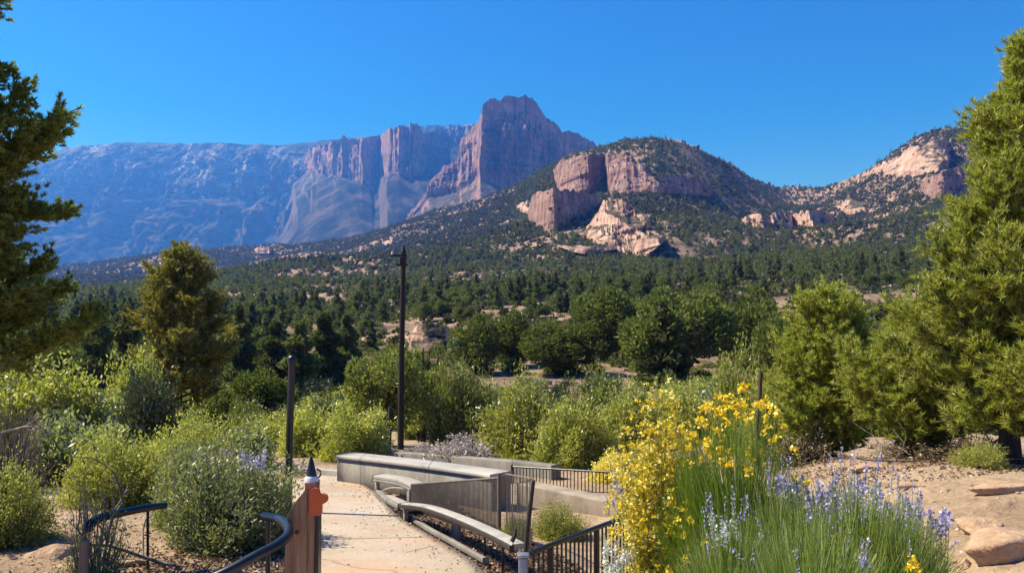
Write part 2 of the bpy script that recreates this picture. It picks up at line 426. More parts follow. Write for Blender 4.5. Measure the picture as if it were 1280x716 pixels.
def hill_y(px, D):
    Ds, Ys = hill_knots(px); y = Ys[0] + 0*D
    for a in range(len(Ds)-1):
        t = (np.log(D)-np.log(Ds[a])) / (np.log(Ds[a+1])-np.log(Ds[a]))
        seg = Ys[a] + (Ys[a+1]-Ys[a])*t
        y = np.where(D >= Ds[a], seg, y)
    return np.where(D > Ds[-1], Ys[-1], y)
def near_z(X, Y):
    z = -.08*np.maximum(Y, 0) + .02*np.minimum(Y, 0)
    right = sst(1.3, 5.0, X) * .78 * (1 - .55*sst(8.5, 13, Y))
    z = z + right
    z = z + .10*sst(-1.6, -5, X)*sst(3, 8, Y)
    z = z + .07*ridged(X*.5+Y*.2, Y*1.1-X*.15, 6, 4)*sst(2.2, 3.2, X)*(1-sst(14, 22, Y))
    z = z + .06*fbm(X*.5, Y*.5, 3) * (sst(.4, 1.8, np.abs(X+.5+.1*Y)))
    return z
def gz(X, Y):
    """height of the ground anywhere in front of the camera"""
    X = np.asarray(X, float); Y = np.asarray(Y, float)
    D = np.maximum(Y, 1.0)
    px = CX + X/D*F
    Dh = np.maximum(D, 35.0)
    cd = crestD(px)
    z = CZ + (HY - hill_y(px, np.minimum(Dh, cd))) / F * np.minimum(Dh, cd)
    z = np.where(D > cd, z - (D-cd)*.45, z)
    amp = sst(60, 500, D)*(1-.5*sst(.8, 1, D/cd))
    z = z + amp*(14*fbm(X*.006, Y*.006, 1, 4) + 10*(ridged(X*.004+Y*.001, Y*.0025, 2, 4)-.3)) + sst(40, 120, D)*1.6*fbm(X*.04, Y*.04, 5, 4)
    zn = near_z(X, Y)
    w = sst(16, 38, D)
    return zn*(1-w) + z*w

print('terrain')
# near ground sheet
xs = np.unique(np.concatenate([np.linspace(-60, -9, 60), np.linspace(-9, 9, 200), np.linspace(9, 60, 60)]))
ys = np.unique(np.concatenate([np.linspace(-40, 2, 40), np.linspace(2, 18, 180), np.linspace(18, 42, 80)]))
X, Y = np.meshgrid(xs, ys)
Z = gz(X, Y)
# keep the ground below the paved path
o = link('ground', npmesh('ground', [(np.stack([X, Y, Z], -1).reshape(-1, 3), grid_faces(len(ys), len(xs)), 0)], [M['sand']], True)); struct(o)
# hillside
px = np.concatenate([np.arange(-600, 0, 12), np.arange(0, 1320, 2.0), np.arange(1320, 1900, 12)])
rows = []
for t in np.linspace(0, 1, 300):
    cd = crestD(px); D = np.exp(np.log(38) + (np.log(cd)-np.log(38))*t); rows.append(D)
for t in (1.02, 1.06, 1.12, 1.25, 1.5): rows.append(crestD(px)*t)
D = np.array(rows); P = np.broadcast_to(px, D.shape)
X = (P-CX)/F*D
Z = gz(X, D) - .05
Z[0] -= 2
o = link('hills', npmesh('hills', [(np.stack([X, D, Z], -1).reshape(-1, 3), grid_faces(*D.shape), 0)], [M['hill']], True)); struct(o)
o = link('terrain', npmesh('terrain', [(np.array([[-9000, -60, -14], [9000, -60, -14], [9000, 11000, -14], [-9000, 11000, -14.]]), np.array([[0, 1, 2, 3]]), 0)], [M['hill']])); struct(o)

def loft(name, px, knots, mat, disp=None, alt=None):
    """knots: (D curve, y curve or ('z', dz), rows to next)"""
    prof = []
    for Dc, Yc, n in knots:
        Dv = np.interp(px, *zip(*Dc)) if hasattr(Dc, '__len__') else np.full(len(px), float(Dc))
        Yv = np.interp(px, *zip(*Yc))
        prof.append((Dv, CZ + (HY-Yv)/F*Dv, n))
    Ds, Zs, K = [], [], []
    for a in range(len(prof)-1):
        n = prof[a][2]
        for t in np.arange(n)/n:
            Ds.append(prof[a][0]*(1-t)+prof[a+1][0]*t); Zs.append(prof[a][1]*(1-t)+prof[a+1][1]*t); K.append(a + t)
    Ds.append(prof[-1][0]); Zs.append(prof[-1][1]); K.append(len(prof)-1)
    D, Z = np.array(Ds), np.array(Zs); P = np.broadcast_to(px, D.shape)
    X = (P-CX)/F*D
    if disp: X, D, Z = disp(X, D, Z, np.array(K)[:, None]+0*X)
    me = npmesh(name, [(np.stack([X, D, Z], -1).reshape(-1, 3), grid_faces(*D.shape), 0)], [mat] + ([alt[0]] if alt else []), True)
    if alt:
        Pm = P[:-1, :-1]; Km = (np.array(K)[:, None]+0*D)[:-1, :-1]
        me.polygons.foreach_set('material_index', alt[1](Pm, Km, X[:-1, :-1], D[:-1, :-1], Z[:-1, :-1]).astype(np.int32).ravel())
    return struct(link(name, me))

# far snowy range
def d_far(X, D, Z, K):
    w = np.sin(np.clip((K+.25)/2.25, 0, 1)*np.pi*.93)
    spur = ridged(X*.0011 + D*.0004, D*.00035, 1, 5)
    D = D - 620*w*spur - 240*w*ridged(X*.0045 + Z*.0008, Z*.0006, 4, 6) - 110*w*ridged(X*.013 - Z*.002, Z*.0022, 9, 5) - 40*w*np.round(3*fbm(X*.002, Z*.012, 5, 3))
    Z = Z + 40*w*fbm(X*.002, X*.001, 2, 5) + 7*fbm(X*.012, X*.004, 4, 4)
    return X, D, Z
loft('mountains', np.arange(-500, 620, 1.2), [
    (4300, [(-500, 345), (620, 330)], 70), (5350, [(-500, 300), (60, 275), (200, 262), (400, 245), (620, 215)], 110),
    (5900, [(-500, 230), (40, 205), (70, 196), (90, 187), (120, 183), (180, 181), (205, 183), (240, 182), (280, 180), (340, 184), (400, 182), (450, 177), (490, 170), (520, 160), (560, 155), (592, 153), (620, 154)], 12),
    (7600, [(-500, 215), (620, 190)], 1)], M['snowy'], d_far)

# promontory with fluted red cliffs below the crest
def d_prom(X, D, Z, K):
    face = sst(.95, 1.1, K)*(1-sst(1.9, 2.2, K))
    fl = ridged(X*.014, Z*.004, 3, 6)
    D = D - face*(80*fl + 40*ridged(X*.04, Z*.003, 3, 4)) - (1-face)*np.clip(K, 0, 1)*150*ridged(X*.003+Z*.002, D*.0006, 6, 4)
    Z = Z + 20*fbm(X*.008, D*.005, 8, 4)*np.clip(K, 0, 1) + (K > 1.9)*12*ridged(X*.05, D*.01, 2, 3)
    return X, D, Z
loft('mountains', np.arange(340, 640, .8), [
    (2700, [(340, 345), (640, 300)], 50),
    ([(340, 6200), (372, 5200), (400, 4400), (440, 3900), (455, 3800), (466, 3850), (476, 4100), (486, 3500), (500, 3420), (530, 3500), (560, 4000), (600, 4200), (640, 4200)],
     [(340, 290), (372, 225), (395, 218), (430, 228), (455, 232), (470, 240), (480, 226), (492, 216), (515, 222), (530, 222), (545, 205), (570, 190), (600, 178), (640, 178)], 70),
    ([(340, 6300), (372, 5400), (400, 4470), (440, 3970), (455, 3880), (466, 3950), (476, 4200), (486, 3570), (500, 3490), (530, 3600), (560, 4500), (600, 4700), (640, 4700)],
     [(340, 290), (372, 225), (385, 192), (400, 183), (430, 178), (455, 174), (470, 172), (478, 172), (484, 166), (495, 162), (505, 159), (522, 159), (532, 172), (545, 168), (570, 162), (600, 158), (640, 160)], 14),
    (5300, [(340, 330), (390, 240), (460, 205), (640, 190)], 1)], M['mesa'], d_prom,
    (M['snowy'], lambda P, K, X, D, Z: (K < 1) | (P + 6*vn(Z*.02, 0) > 532)))

# the great mesa
def d_mesa(X, D, Z, K):
    face = sst(.9, 1.15, K)*(1-sst(2.0, 2.3, K))
    fl = ridged(X*.016 + 3, Z*.0035, 3, 6)
    big = ridged(X*.006 + 1.2, Z*.0006, 5, 2)
    relief = 46*fl + 34*big + 24*ridged(X*.045, Z*.012, 13, 5) + 12*fbm(X*.08, Z*.05, 3, 4) + 9*np.round(3*fbm(X*.004, Z*.03, 7, 2)) - 30
    D = D - face*relief*(1-.75*sst(1.6, 1.95, K)) - (1-face)*np.clip(K, 0, .8)*40*ridged(X*.01+Z*.004, D*.002, 6, 4)
    D = D + face*(sst(1.25, 1.3, K)*22 + sst(1.62, 1.66, K)*10 - 34)
    Z = Z + 7*fbm(X*.02, D*.01, 8, 4)*np.clip(K, 0, 1) + sst(1.8, 2.0, K)*(6*ridged(X*.07, 1, 2, 3) + 3*np.round(2*vn(X*.05, 3)))
    return X, D, Z
loft('mesa', np.arange(500, 800, .5), [
    (1700, [(500, 345), (600, 322), (700, 300), (800, 280)], 60),
    ([(500, 2900), (537, 2780), (560, 2700), (574, 2660), (577, 2600), (590, 2560), (597, 2500), (601, 2310), (640, 2350), (680, 2450), (740, 2620), (800, 2700)],
     [(500, 285), (520, 268), (537, 246), (555, 243), (575, 240), (588, 232), (597, 221), (606, 226), (640, 240), (680, 250), (740, 250), (800, 240)], 90),
    ([(500, 3100), (537, 2800), (560, 2720), (574, 2690), (577, 2620), (590, 2590), (597, 2560), (602, 2350), (640, 2395), (680, 2500), (740, 2680), (800, 2800)],
     [(500, 275), (520, 262), (535, 240), (538, 226), (547, 217), (560, 206), (573, 199), (576, 174), (583, 166), (592, 159), (599, 151), (601.5, 140), (604, 131), (608, 127), (626, 125), (631, 121), (652, 121),
      (661, 122), (666, 123), (670, 127), (674, 135), (678, 142), (686, 148), (692, 154), (698, 158), (702, 164), (706, 162), (713, 162), (717, 166), (724, 168), (731, 173), (740, 179), (760, 186), (800, 196)], 12),
    ([(500, 3300), (600, 2900), (700, 2900), (800, 3000)], [(500, 290), (537, 240), (560, 225), (576, 195), (600, 160), (612, 135), (660, 132), (700, 172), (740, 188), (800, 205)], 6),
    (3500, [(500, 330), (600, 300), (800, 300)], 1)], M['mesa'], d_mesa)

def hillD(px, y):
    px, y = np.broadcast_arrays(np.asarray(px, float), np.asarray(y, float))
    lo, hi = np.full(px.shape, 40.), crestD(px)
    for _ in range(40):
        mid = (lo+hi)/2; up = hill_y(px, mid) > y
        lo = np.where(up, mid, lo); hi = np.where(up, hi, mid)
    return (lo+hi)/2
CL = []
def cliff(base, top, mat, fl=5., jut=None, back=120, endw=5, seed=0, rough=2.0, crag=.25, lean=6):
    """rock wall standing out of the hillside: foot curve, top curve (px, y); side returns at both ends"""
    x0, x1 = max(base[0][0], top[0][0]), min(base[-1][0], top[-1][0])
    px = np.arange(x0, x1+.01, .35)
    yb, yt = np.interp(px, *zip(*base)), np.interp(px, *zip(*top))
    D0 = hillD(px, yb); D0 = np.convolve(np.pad(D0, 12, 'edge'), np.ones(25)/25, 'valid')
    if jut: D0 = D0 + np.interp(px, *zip(*jut))
    e = np.minimum(sst(0, endw, px-x0), sst(0, endw, x1-px))
    D0 = D0 + (1-e)*back*.5
    zb = CZ + (HY-yb)/F*D0; zt = CZ + (HY-yt)/F*D0
    n = 46; rowsD, rowsZ, Ks = [], [], []
    for t in np.linspace(-.5, 1, n):
        rowsD.append(D0 + max(t, 0)*lean); rowsZ.append(zb + (zt-zb)*t); Ks.append(t)
    for q in (.02, .06, .15, .3, .6, 1.0):
        rowsD.append(D0 + lean + q*back); rowsZ.append(zt - q*6); Ks.append(1+q)
    D, Z = np.array(rowsD), np.array(rowsZ); K = np.array(Ks)[:, None] + 0*D
    X = (px-CX)/F*D
    w = np.clip(1.4-K, 0, 1)
    D = D - w*(fl*ridged(X*.07+seed, Z*.008, seed, 5) + fl*.8*ridged(X*.02+seed, Z*.01, seed+4, 2)
               + .35*fl*np.round(2.5*fbm(X*.01, Z*.07, seed+9, 2))
               + crag*fl*(.9*ridged(X*.06+Z*.05, Z*.05-X*.02, seed+5, 5)) + .22*fl*fbm(X*.3, Z*.22, seed+1, 4))
    Z = Z + rough*2*fbm(X*.12, D*.06, seed+2, 4)*sst(.7, 1, K)
    q = rng.random(D.shape) < .012; q[:14] = False; CL.append(np.stack([X[q], D[q], Z[q]], 1))
    o = link('cliff', npmesh('cliff', [(np.stack([X, D, Z], -1).reshape(-1, 3), grid_faces(*D.shape), 0)], [mat], True)); struct(o)
    return o
cliff([(660, 285), (667, 291), (690, 295), (715, 288), (735, 276), (760, 262)], [(660, 262), (667, 240), (674, 236), (700, 237), (722, 238), (740, 242), (760, 250)], M['redrock'], 5, [(660, 60), (668, -12), (680, -6), (760, 60)], 120, 3, 1)
cliff([(690, 236), (725, 238), (745, 236), (760, 232), (800, 232), (815, 230)], [(690, 213), (697, 205), (699, 200), (725, 193), (735, 190), (782, 190), (790, 196), (800, 204), (815, 212)], M['redrock'], 7, [(690, 40), (700, 0), (735, 0), (744, 30), (756, 40), (760, 0), (815, 0)], 120, 4, 2)
cliff([(758, 234), (800, 233), (840, 236), (875, 237), (890, 243)], [(758, 208), (762, 205), (778, 212), (806, 214), (810, 220), (840, 221), (868, 220), (890, 236)], M['redrock'], 4, [(758, -4), (890, 0)], 90, 4, 3)
cliff([(722, 290), (740, 300), (780, 302), (815, 300), (832, 298)], [(722, 284), (735, 268), (748, 256), (755, 238), (764, 234), (778, 240), (786, 250), (796, 258), (802, 256), (812, 270), (824, 285), (832, 295)], M['palerock'], 9, [(722, 30), (750, 0), (790, -10), (832, -50)], 130, 8, 4, 3, 1.1, 34)
cliff([(926, 285), (950, 290), (985, 290), (990, 284), (1010, 289), (1034, 284), (1040, 282)], [(926, 275), (932, 268), (955, 268), (983, 266), (990, 266), (1000, 263), (1020, 262), (1032, 263), (1040, 270)], M['palerock'], 7, [(926, -22), (982, -32), (990, -8), (997, -40), (1040, -30)], 80, 5, 5, 2, .45, 9)
cliff([(1040, 255), (1060, 262), (1085, 258)], [(1040, 248), (1052, 245), (1070, 244), (1085, 250)], M['palerock'], 5, None, 80, 4, 6, 2, .8, 30)
cliff([(1062, 226), (1090, 224), (1120, 216), (1150, 214), (1172, 205), (1185, 190)], [(1062, 220), (1080, 211), (1100, 198), (1120, 186), (1140, 176), (1160, 168), (1172, 166), (1185, 172)], M['palerock'], 9, None, 60, 10, 7, 4, 1.1, 34)
cliff([(1148, 238), (1175, 240), (1210, 232)], [(1148, 232), (1160, 222), (1180, 212), (1210, 208)], M['redrock'], 7, None, 90, 5, 8)
cliff([(640, 262), (655, 266), (668, 262)], [(640, 256), (650, 250), (660, 248), (668, 254)], M['palerock'], 5, None, 60, 4, 21, 2, .8, 20)
cliff([(694, 306), (730, 312), (770, 310)], [(694, 302), (715, 298), (745, 301), (770, 305)], M['palerock'], 5, None, 60, 6, 22, 2, .9, 30)
cliff([(700, 199), (720, 192), (745, 191), (765, 190)], [(700, 197), (712, 189), (740, 185), (765, 186)], M['redrock'], 4, None, 40, 6, 23, 2, .5, 10)
cliff([(1085, 275), (1110, 280), (1135, 276)], [(1085, 270), (1100, 265), (1120, 264), (1135, 270)], M['palerock'], 5, None, 60, 6, 24, 2, .9, 30)
cliff([(830, 262), (850, 266), (872, 264)], [(830, 258), (846, 256), (860, 257), (872, 260)], M['palerock'], 4, None, 60, 6, 25, 2, .9, 20)
cliff([(476, 308), (490, 311), (508, 304)], [(476, 303), (488, 297), (500, 295), (508, 298)], M['palerock'], 9, None, 130, 4, 9)
cliff([(318, 314), (340, 314)], [(318, 311), (330, 308), (340, 310)], M['palerock'], 6, None, 130, 4, 10)
cliff([(505, 435), (530, 440), (556, 436), (566, 430)], [(505, 420), (520, 405), (545, 404), (560, 412), (566, 424)], M['palerock'], 1.2, None, 14, 8, 11, .6)

# ------------------------------------------------------------------ plant generators (meshes)
def conifer_mesh(seed, n, size, mat='conifer', H=6.0, Rb=1.55):
    r = np.random.default_rng(seed)
    t = r.random(n)**1.25*.95 + .04
    az = r.random(n)*2*np.pi
    rad = Rb*(1-t)**.55*(.8 + .35*np.sin(t*23+seed)+.25*np.sin(3*az+seed+t*5))*np.sqrt(r.uniform(.25, 1, n))
    P = np.stack([np.cos(az)*rad, np.sin(az)*rad, t*H + .1], 1)
    A = unit(np.stack([np.cos(az), np.sin(az), r.normal(.25, .45, n)], 1) + .4*r.normal(size=(n, 3)))*size*(1.35-t)[:, None]
    B = cross_any(A, r)*size*.55
    lv = leaf_quads(P, A, B)
    tr = tubes([[0, 0, -.3]], [[0, 0, H*.93]], .11, .02, 5)
    return npmesh('conifer', [(lv[0], lv[1], 0), (tr[0], tr[1], 1)], [M[mat], M['bark_dark']])
def round_tree_mesh(seed, n, size, mat='juniper', H=4.5, Rb=2.2, lobes=16):
    r = np.random.default_rng(seed)
    c = unit(r.normal(size=(lobes, 3))*[1, 1, .8]); c *= r.uniform(.45, .85, (lobes, 1))
    c = c*[Rb, Rb, H*.42] + [0, 0, H*.52]
    rl = r.uniform(.25, .42, lobes)*Rb
    w = r.integers(0, lobes, n)
    d = rnd_dir(n, r)
    P = c[w] + d*(rl[w]*r.uniform(.55, 1.08, n)**.6)[:, None]*[1, 1, 1.25]
    P[:, 2] = np.maximum(P[:, 2], .15)
    A = unit(d + [0, 0, .6] + .5*r.normal(size=(n, 3)))*size*r.uniform(.6, 1.3, (n, 1)); B = cross_any(A, r)*size*.45
    lv = leaf_quads(P, A, B)
    tr = tubes(np.repeat([[0, 0, -.3]], 9, 0), np.concatenate([[[0, 0, H*.5]], c[:8]]), .14, .03, 5)
    return (lv, tr, mat)
def as_tree(parts, name='tree'):
    lv, tr, mat = parts
    return npmesh(name+'_crown', [(lv[0], lv[1], 0)], [M[mat]]), npmesh(name+'_trunk', [(tr[0], tr[1], 0)], [M['bark_dark']])

print('hillside plants')
def density(X, Y): return fbm(X*.02+3, Y*.02, 7, 4)
# ---- conifers across the lower and middle slope
N = 9000
px = rng.uniform(-30, 1310, N*3); D = np.sqrt(rng.uniform(52**2, 620**2, N*3))
X = (px-CX)/F*D; dn = density(X, D)
keep = rng.random(len(px)) < sst(-.35, .40, dn + .1*sst(120, 300, D)+ .22*sst(420, 200, px))
# keep clear the bare patches seen in the picture
sy = HY - (gz(X, D)-CZ)/D*F
def hole(cx, cy, rx, ry): return ((px-cx)/rx)**2 + ((sy-cy)/ry)**2 < 1
bare = hole(765, 455, 34, 26) | hole(895, 455, 22, 18) | hole(540, 425, 36, 22) | hole(410, 375, 30, 9) | hole(640, 462, 40, 7)
keep &= ~(bare & (rng.random(len(px)) < .95))
px, D, X = px[keep][:N], D[keep][:N], X[keep][:N]
Hc = rng.uniform(2.2, 6.2, len(D))*(1 + .3*sst(300, 80, px))
zc = gz(X, D) - .15
order = np.argsort(-Hc/D)
conA = [conifer_mesh(100+i, 900, .34) for i in range(4)]
kinds = rng.random(len(D))
first = None; nI = 0; nJ = 0
JM = [as_tree(round_tree_mesh(200+i, 5200, .17), 'juniper') for i in range(4)]
rest = []
for q in order:
    isj = kinds[q] < .55
    if isj and nJ < 260 :
        o = link('juniper_tree', JM[q % 4][0]); o.location = (X[q], D[q], zc[q]); s = Hc[q]/4.5*.62
        o.scale = (s*1.15, s*1.15, s); o.rotation_euler = (0, 0, rng.random()*6.28)
        tag(o, 'small round dark green juniper among the conifers on the lower hillside', 'tree', 'junipers scattered on the lower hillside'); nJ += 1
    elif not isj and nI < 290:
        o = link('conifer_tree', conA[q % 4]); o.location = (X[q], D[q], zc[q]); s = Hc[q]/6
        o.scale = (s*rng.uniform(.8, 1.25), s*rng.uniform(.8, 1.25), s); o.rotation_euler = (0, 0, rng.random()*6.28)
        tag(o, 'small pointed dark conifer on the rocky lower hillside', 'tree', 'conifers scattered on the lower hillside'); nI += 1
    else: rest.append(q)
rest = np.array(rest)
def merged(name, protoV, protoF, Xs, Ys, Zs, S, mat, SZ=None):
    """many far copies gathered in one mesh; protos: list of (V,F)"""
    ch = []
    idx = rng.integers(0, len(protoV), len(Xs)); rot = rng.random(len(Xs))*6.28
    SZ = S if SZ is None else SZ
    for k in range(len(protoV)):
        s = idx == k; V, Fc = protoV[k], protoF[k]; n = s.sum()
        c, sn = np.cos(rot[s])[:, None], np.sin(rot[s])[:, None]
        x = (V[None, :, 0]*c - V[None, :, 1]*sn)*S[s][:, None] + Xs[s][:, None]
        y = (V[None, :, 0]*sn + V[None, :, 1]*c)*S[s][:, None] + Ys[s][:, None]
        z = V[None, :, 2]*SZ[s][:, None] + Zs[s][:, None]
        f = Fc[None] + (np.arange(n)*len(V))[:, None, None]
        ch.append((np.stack([x, y, z], -1).reshape(-1, 3), f.reshape(-1, Fc.shape[1]), 0))
    return link(name, npmesh(name, ch, [M[mat]]))
def con_proto(seed, n, size, Rb=1.7, H=6.):
    r = np.random.default_rng(seed)
    t = r.random(n)**1.2*.95 + .03; az = r.random(n)*6.28
    rad = Rb*(1-t)**.6*np.sqrt(r.uniform(.1, 1, n))
    P = np.stack([np.cos(az)*rad, np.sin(az)*rad, t*H], 1)
    A = unit(np.stack([np.cos(az), np.sin(az), r.normal(.9, .5, n)], 1))*size*(1.3-t)[:, None]
    return leaf_quads(P, A, cross_any(A, r)*size*.5)
def blob_proto(seed, n, size, Rb=1., H=1.1):
    r = np.random.default_rng(seed)
    d = rnd_dir(n, r); d[:, 2] = np.abs(d[:, 2])
    P = d*r.uniform(.4, 1, (n, 1))*[Rb, Rb, H]
    A = unit(d + .7*r.normal(size=(n, 3)))*size
    return leaf_quads(P, A, cross_any(A, r)*size*.7)
cp = [con_proto(i, 90, .55) for i in range(3)] + [tuple(x*[1.5, 1.5, 1] if x.ndim == 2 and x.shape[1] == 3 else x for x in con_proto(9+i, 100, .6, 1.7, 3.8)) for i in range(4)]
o = merged('distant_forest', [c[0] for c in cp], [c[1] for c in cp], X[rest], D[rest], zc[rest], Hc[rest]/6, 'conifer')
stuff(o, 'mass of dark conifers covering the middle slopes', 'forest')
# ---- scrub over the upper slopes
N = 50000
px = rng.uniform(40, 1320, N); t = rng.uniform(0, 1.0, N)**.62
D = 90 + (crestD(px)*.998-90)*t; X = (px-CX)/F*D
dn = fbm(X*.012, D*.008, 11, 4) + .0; keep = rng.random(N) < sst(-.60, .15, dn)
X, D, px = X[keep], D[keep], px[keep]
S = rng.uniform(.8, 2.3, len(D))*(.55 + .5*sst(90, 500, D))
bp = [blob_proto(50+i, 16, .5) for i in range(6)]
n2 = 26000; p2 = np.concatenate([rng.uniform(40, 720, n2), rng.uniform(780, 1080, 3000)]); t2 = np.concatenate([rng.uniform(.30, 1, n2), rng.uniform(.55, 1, 3000)])
D2 = 90 + (crestD(p2)*.998-90)*t2; X2 = (p2-CX)/F*D2; k2 = rng.random(len(p2)) < sst(-.5, .1, fbm(X2*.006, D2*.004, 61, 4)); D2, X2 = D2[k2], X2[k2]
X = np.concatenate([X, X2]); D = np.concatenate([D, D2]); S = np.concatenate([S, rng.uniform(1.2, 3.4, len(X2))])
CL = np.concatenate(CL); CL = CL[(CL[:, 1] > 300)][::4]
Zs = gz(X, D)-.2
X = np.concatenate([X, CL[:, 0]]); D = np.concatenate([D, CL[:, 1]]); Zs = np.concatenate([Zs, CL[:, 2]-.4]); S = np.concatenate([S, rng.uniform(.7, 1.9, len(CL))])
o = merged('hillside_scrub', [c[0] for c in bp], [c[1] for c in bp], X, D, Zs, S, 'scrub', S*rng.uniform(.8, 1.6, len(S)))
stuff(o, 'dark green scrub dotted over the upper slopes', 'scrub')
# low scrub on the near part of the far slope
n = 5200; px = rng.uniform(-60, 1340, n); D = np.sqrt(rng.uniform(40**2, 200**2, n)); X = (px-CX)/F*D
keep = rng.random(n) < sst(-.5, .3, fbm(X*.07, D*.07, 41, 3)); X, D = X[keep], D[keep]
bp3 = [blob_proto(90+i, 110, .16) for i in range(5)]
S = rng.uniform(.35, 1.1, len(X))
o = merged('low_scrub', [c[0] for c in bp3], [c[1] for c in bp3], X, D, gz(X, D)-.1, S, 'juniper', S*rng.uniform(.6, 1.3, len(S)))
stuff(o, 'low green scrub between the junipers beyond the garden', 'scrub')
# pointed trees standing on the crest line and upper slopes
n = 4200
px = rng.uniform(640, 1320, n); t = rng.uniform(.62, 1.0, n); D = crestD(px)*t; X = (px-CX)/F*D
keep = rng.random(n) < sst(-.4, .3, fbm(X*.01, D*.006, 21, 3)); X, D = X[keep], D[keep]
cp2 = [con_proto(70+i, 34, .9) for i in range(5)]
o = merged('ridge_conifers', [c[0] for c in cp2], [c[1] for c in cp2], X, D, gz(X, D)-.5, rng.uniform(.7, 1.5, len(X)), 'conifer')
stuff(o, 'small pointed conifers lining the crest of the wooded hill', 'forest')
# ---- pale stones and ledges
def rock_proto(seed):
    r = np.random.default_rng(seed)
    ph = (1+5**.5)/2
    V = np.array([[-1, ph, 0], [1, ph, 0], [-1, -ph, 0], [1, -ph, 0], [0, -1, ph], [0, 1, ph], [0, -1, -ph], [0, 1, -ph], [ph, 0, -1], [ph, 0, 1], [-ph, 0, -1], [-ph, 0, 1]])/1.9
    Fc = np.array([[0, 11, 5], [0, 5, 1], [0, 1, 7], [0, 7, 10], [0, 10, 11], [1, 5, 9], [5, 11, 4], [11, 10, 2], [10, 7, 6], [7, 1, 8], [3, 9, 4], [3, 4, 2], [3, 2, 6], [3, 6, 8], [3, 8, 9], [4, 9, 5], [2, 4, 11], [6, 2, 10], [8, 6, 7], [9, 8, 1]])
    V = V*r.uniform(.6, 1.25, (12, 1))*[1.3, .9, .6]
    return V, Fc
rp = [rock_proto(i) for i in range(6)]
N = 24000
px = rng.uniform(40, 1320, N); t = rng.uniform(0, 1, N)**1.1
D = 60 + (crestD(px)*.99-60)*t; X = (px-CX)/F*D
dn = fbm(X*.02+7, D*.012, 31, 4); keep = rng.random(N) < sst(-.05, .5, dn - .35*(D > 1050)); X, D, px = X[keep], D[keep], px[keep]
S = rng.uniform(.5, 1.9, len(X))*(.5+.7*sst(60, 600, D))
o = merged('rubble', [c[0] for c in rp], [c[1] for c in rp], X, D, gz(X, D), S, 'rubble')
stuff(o, 'pale stones and ledges strewn over the hillside', 'rocks')

# ---- bigger trees seen one by one beyond the shrubs: (px, base y, width px, height px, D, kind, label)
def put_scaled(name, meshes, px, yb, wpx, hpx, D, W0, H0, label, cat, group=None, rz=None, zoff=0):
    x, y, _ = W(px, yb, D); z = float(gz(x, y)) + zoff
    ztop = CZ + (HY-(yb-hpx))/F*D
    t = thing(name, label, cat, (x, y, z), rng.random()*6.28 if rz is None else rz, group)
    sx = wpx/F*D/W0; sz = (ztop-z)/H0
    t.scale = (sx, sx, sz)
    for nm, me in meshes: link(nm, me, t)
    return t
BJ = [round_tree_mesh(300+i, 11000, .13, 'juniper', 4.5, 2.2, 26) for i in range(3)]
BJ = [as_tree(b, 'big_juniper') for b in BJ]
big = [(845, 478, 118, 118, 56, 'broad dark juniper above the tan clearing, behind the yellow flowered bush'),
       (700, 462, 92, 62, 62, 'low wide olive juniper left of the bare tan clearing'),
       (757, 432, 95, 75, 74, 'dark round juniper directly above the bare tan clearing'),
       (930, 452, 95, 100, 66, 'tall full juniper uphill of the brown stake'),
       (972, 478, 60, 85, 52, 'narrow dark juniper just left of the bright green pines'),
       (640, 450, 62, 62, 70, 'small juniper above the fallen log on the hillside'),
       (820, 420, 80, 65, 84, 'dark juniper uphill behind the broad juniper'),
       (885, 410, 60, 55, 95, 'rounded juniper in the gap between the two tallest junipers'),
       (595, 450, 60, 60, 64, 'juniper right of the tan earth bank beyond the pole'),
       (1010, 440, 70, 60, 80, 'juniper half hidden behind the first bright green pine'),
       (325, 530, 80, 70, 32, 'grey green tree right of the golden pine'),
       (265, 540, 60, 55, 30, 'dark shrubby tree at the foot of the golden pine'),
       (1095, 455, 70, 70, 60, 'dark juniper showing between the two bright green pines')]
for i, (a, b, w, h, d, lb) in enumerate(big):
    c, tr = BJ[i % 3]
    put_scaled('juniper_tree', [('crown', c), ('trunk', tr)], a, b, w*1.2, h, d, 4.4, 4.6, lb, 'tree', 'large junipers beyond the garden')
BC = [conifer_mesh(400+i, 5200, .22, 'conifer', 6, 1.9) for i in range(2)]
for i, (a, b, w, h, d, lb) in enumerate([(375, 500, 50, 100, 50, 'tall dark conifer behind the short black post'), (405, 500, 52, 110, 54, 'tallest dark conifer between the short black post and the pole'),
     (432, 490, 46, 98, 56, 'dark conifer rising just left of the round leafy tree'), (120, 480, 52, 105, 48, 'dark blue green conifer between the left pine and the golden pine'),
     (160, 480, 46, 100, 52, 'dark conifer touching the left side of the golden pine'), (345, 480, 44, 80, 60, 'slender dark conifer left of the short black post'),
     (300, 470, 40, 90, 62, 'dark conifer right behind the golden pine')]):
    put_scaled('conifer_tree', [('crown', BC[i % 2])], a, b, w, h, d, 3.2, 6.1, lb, 'tree', 'dark conifers in the hollow')

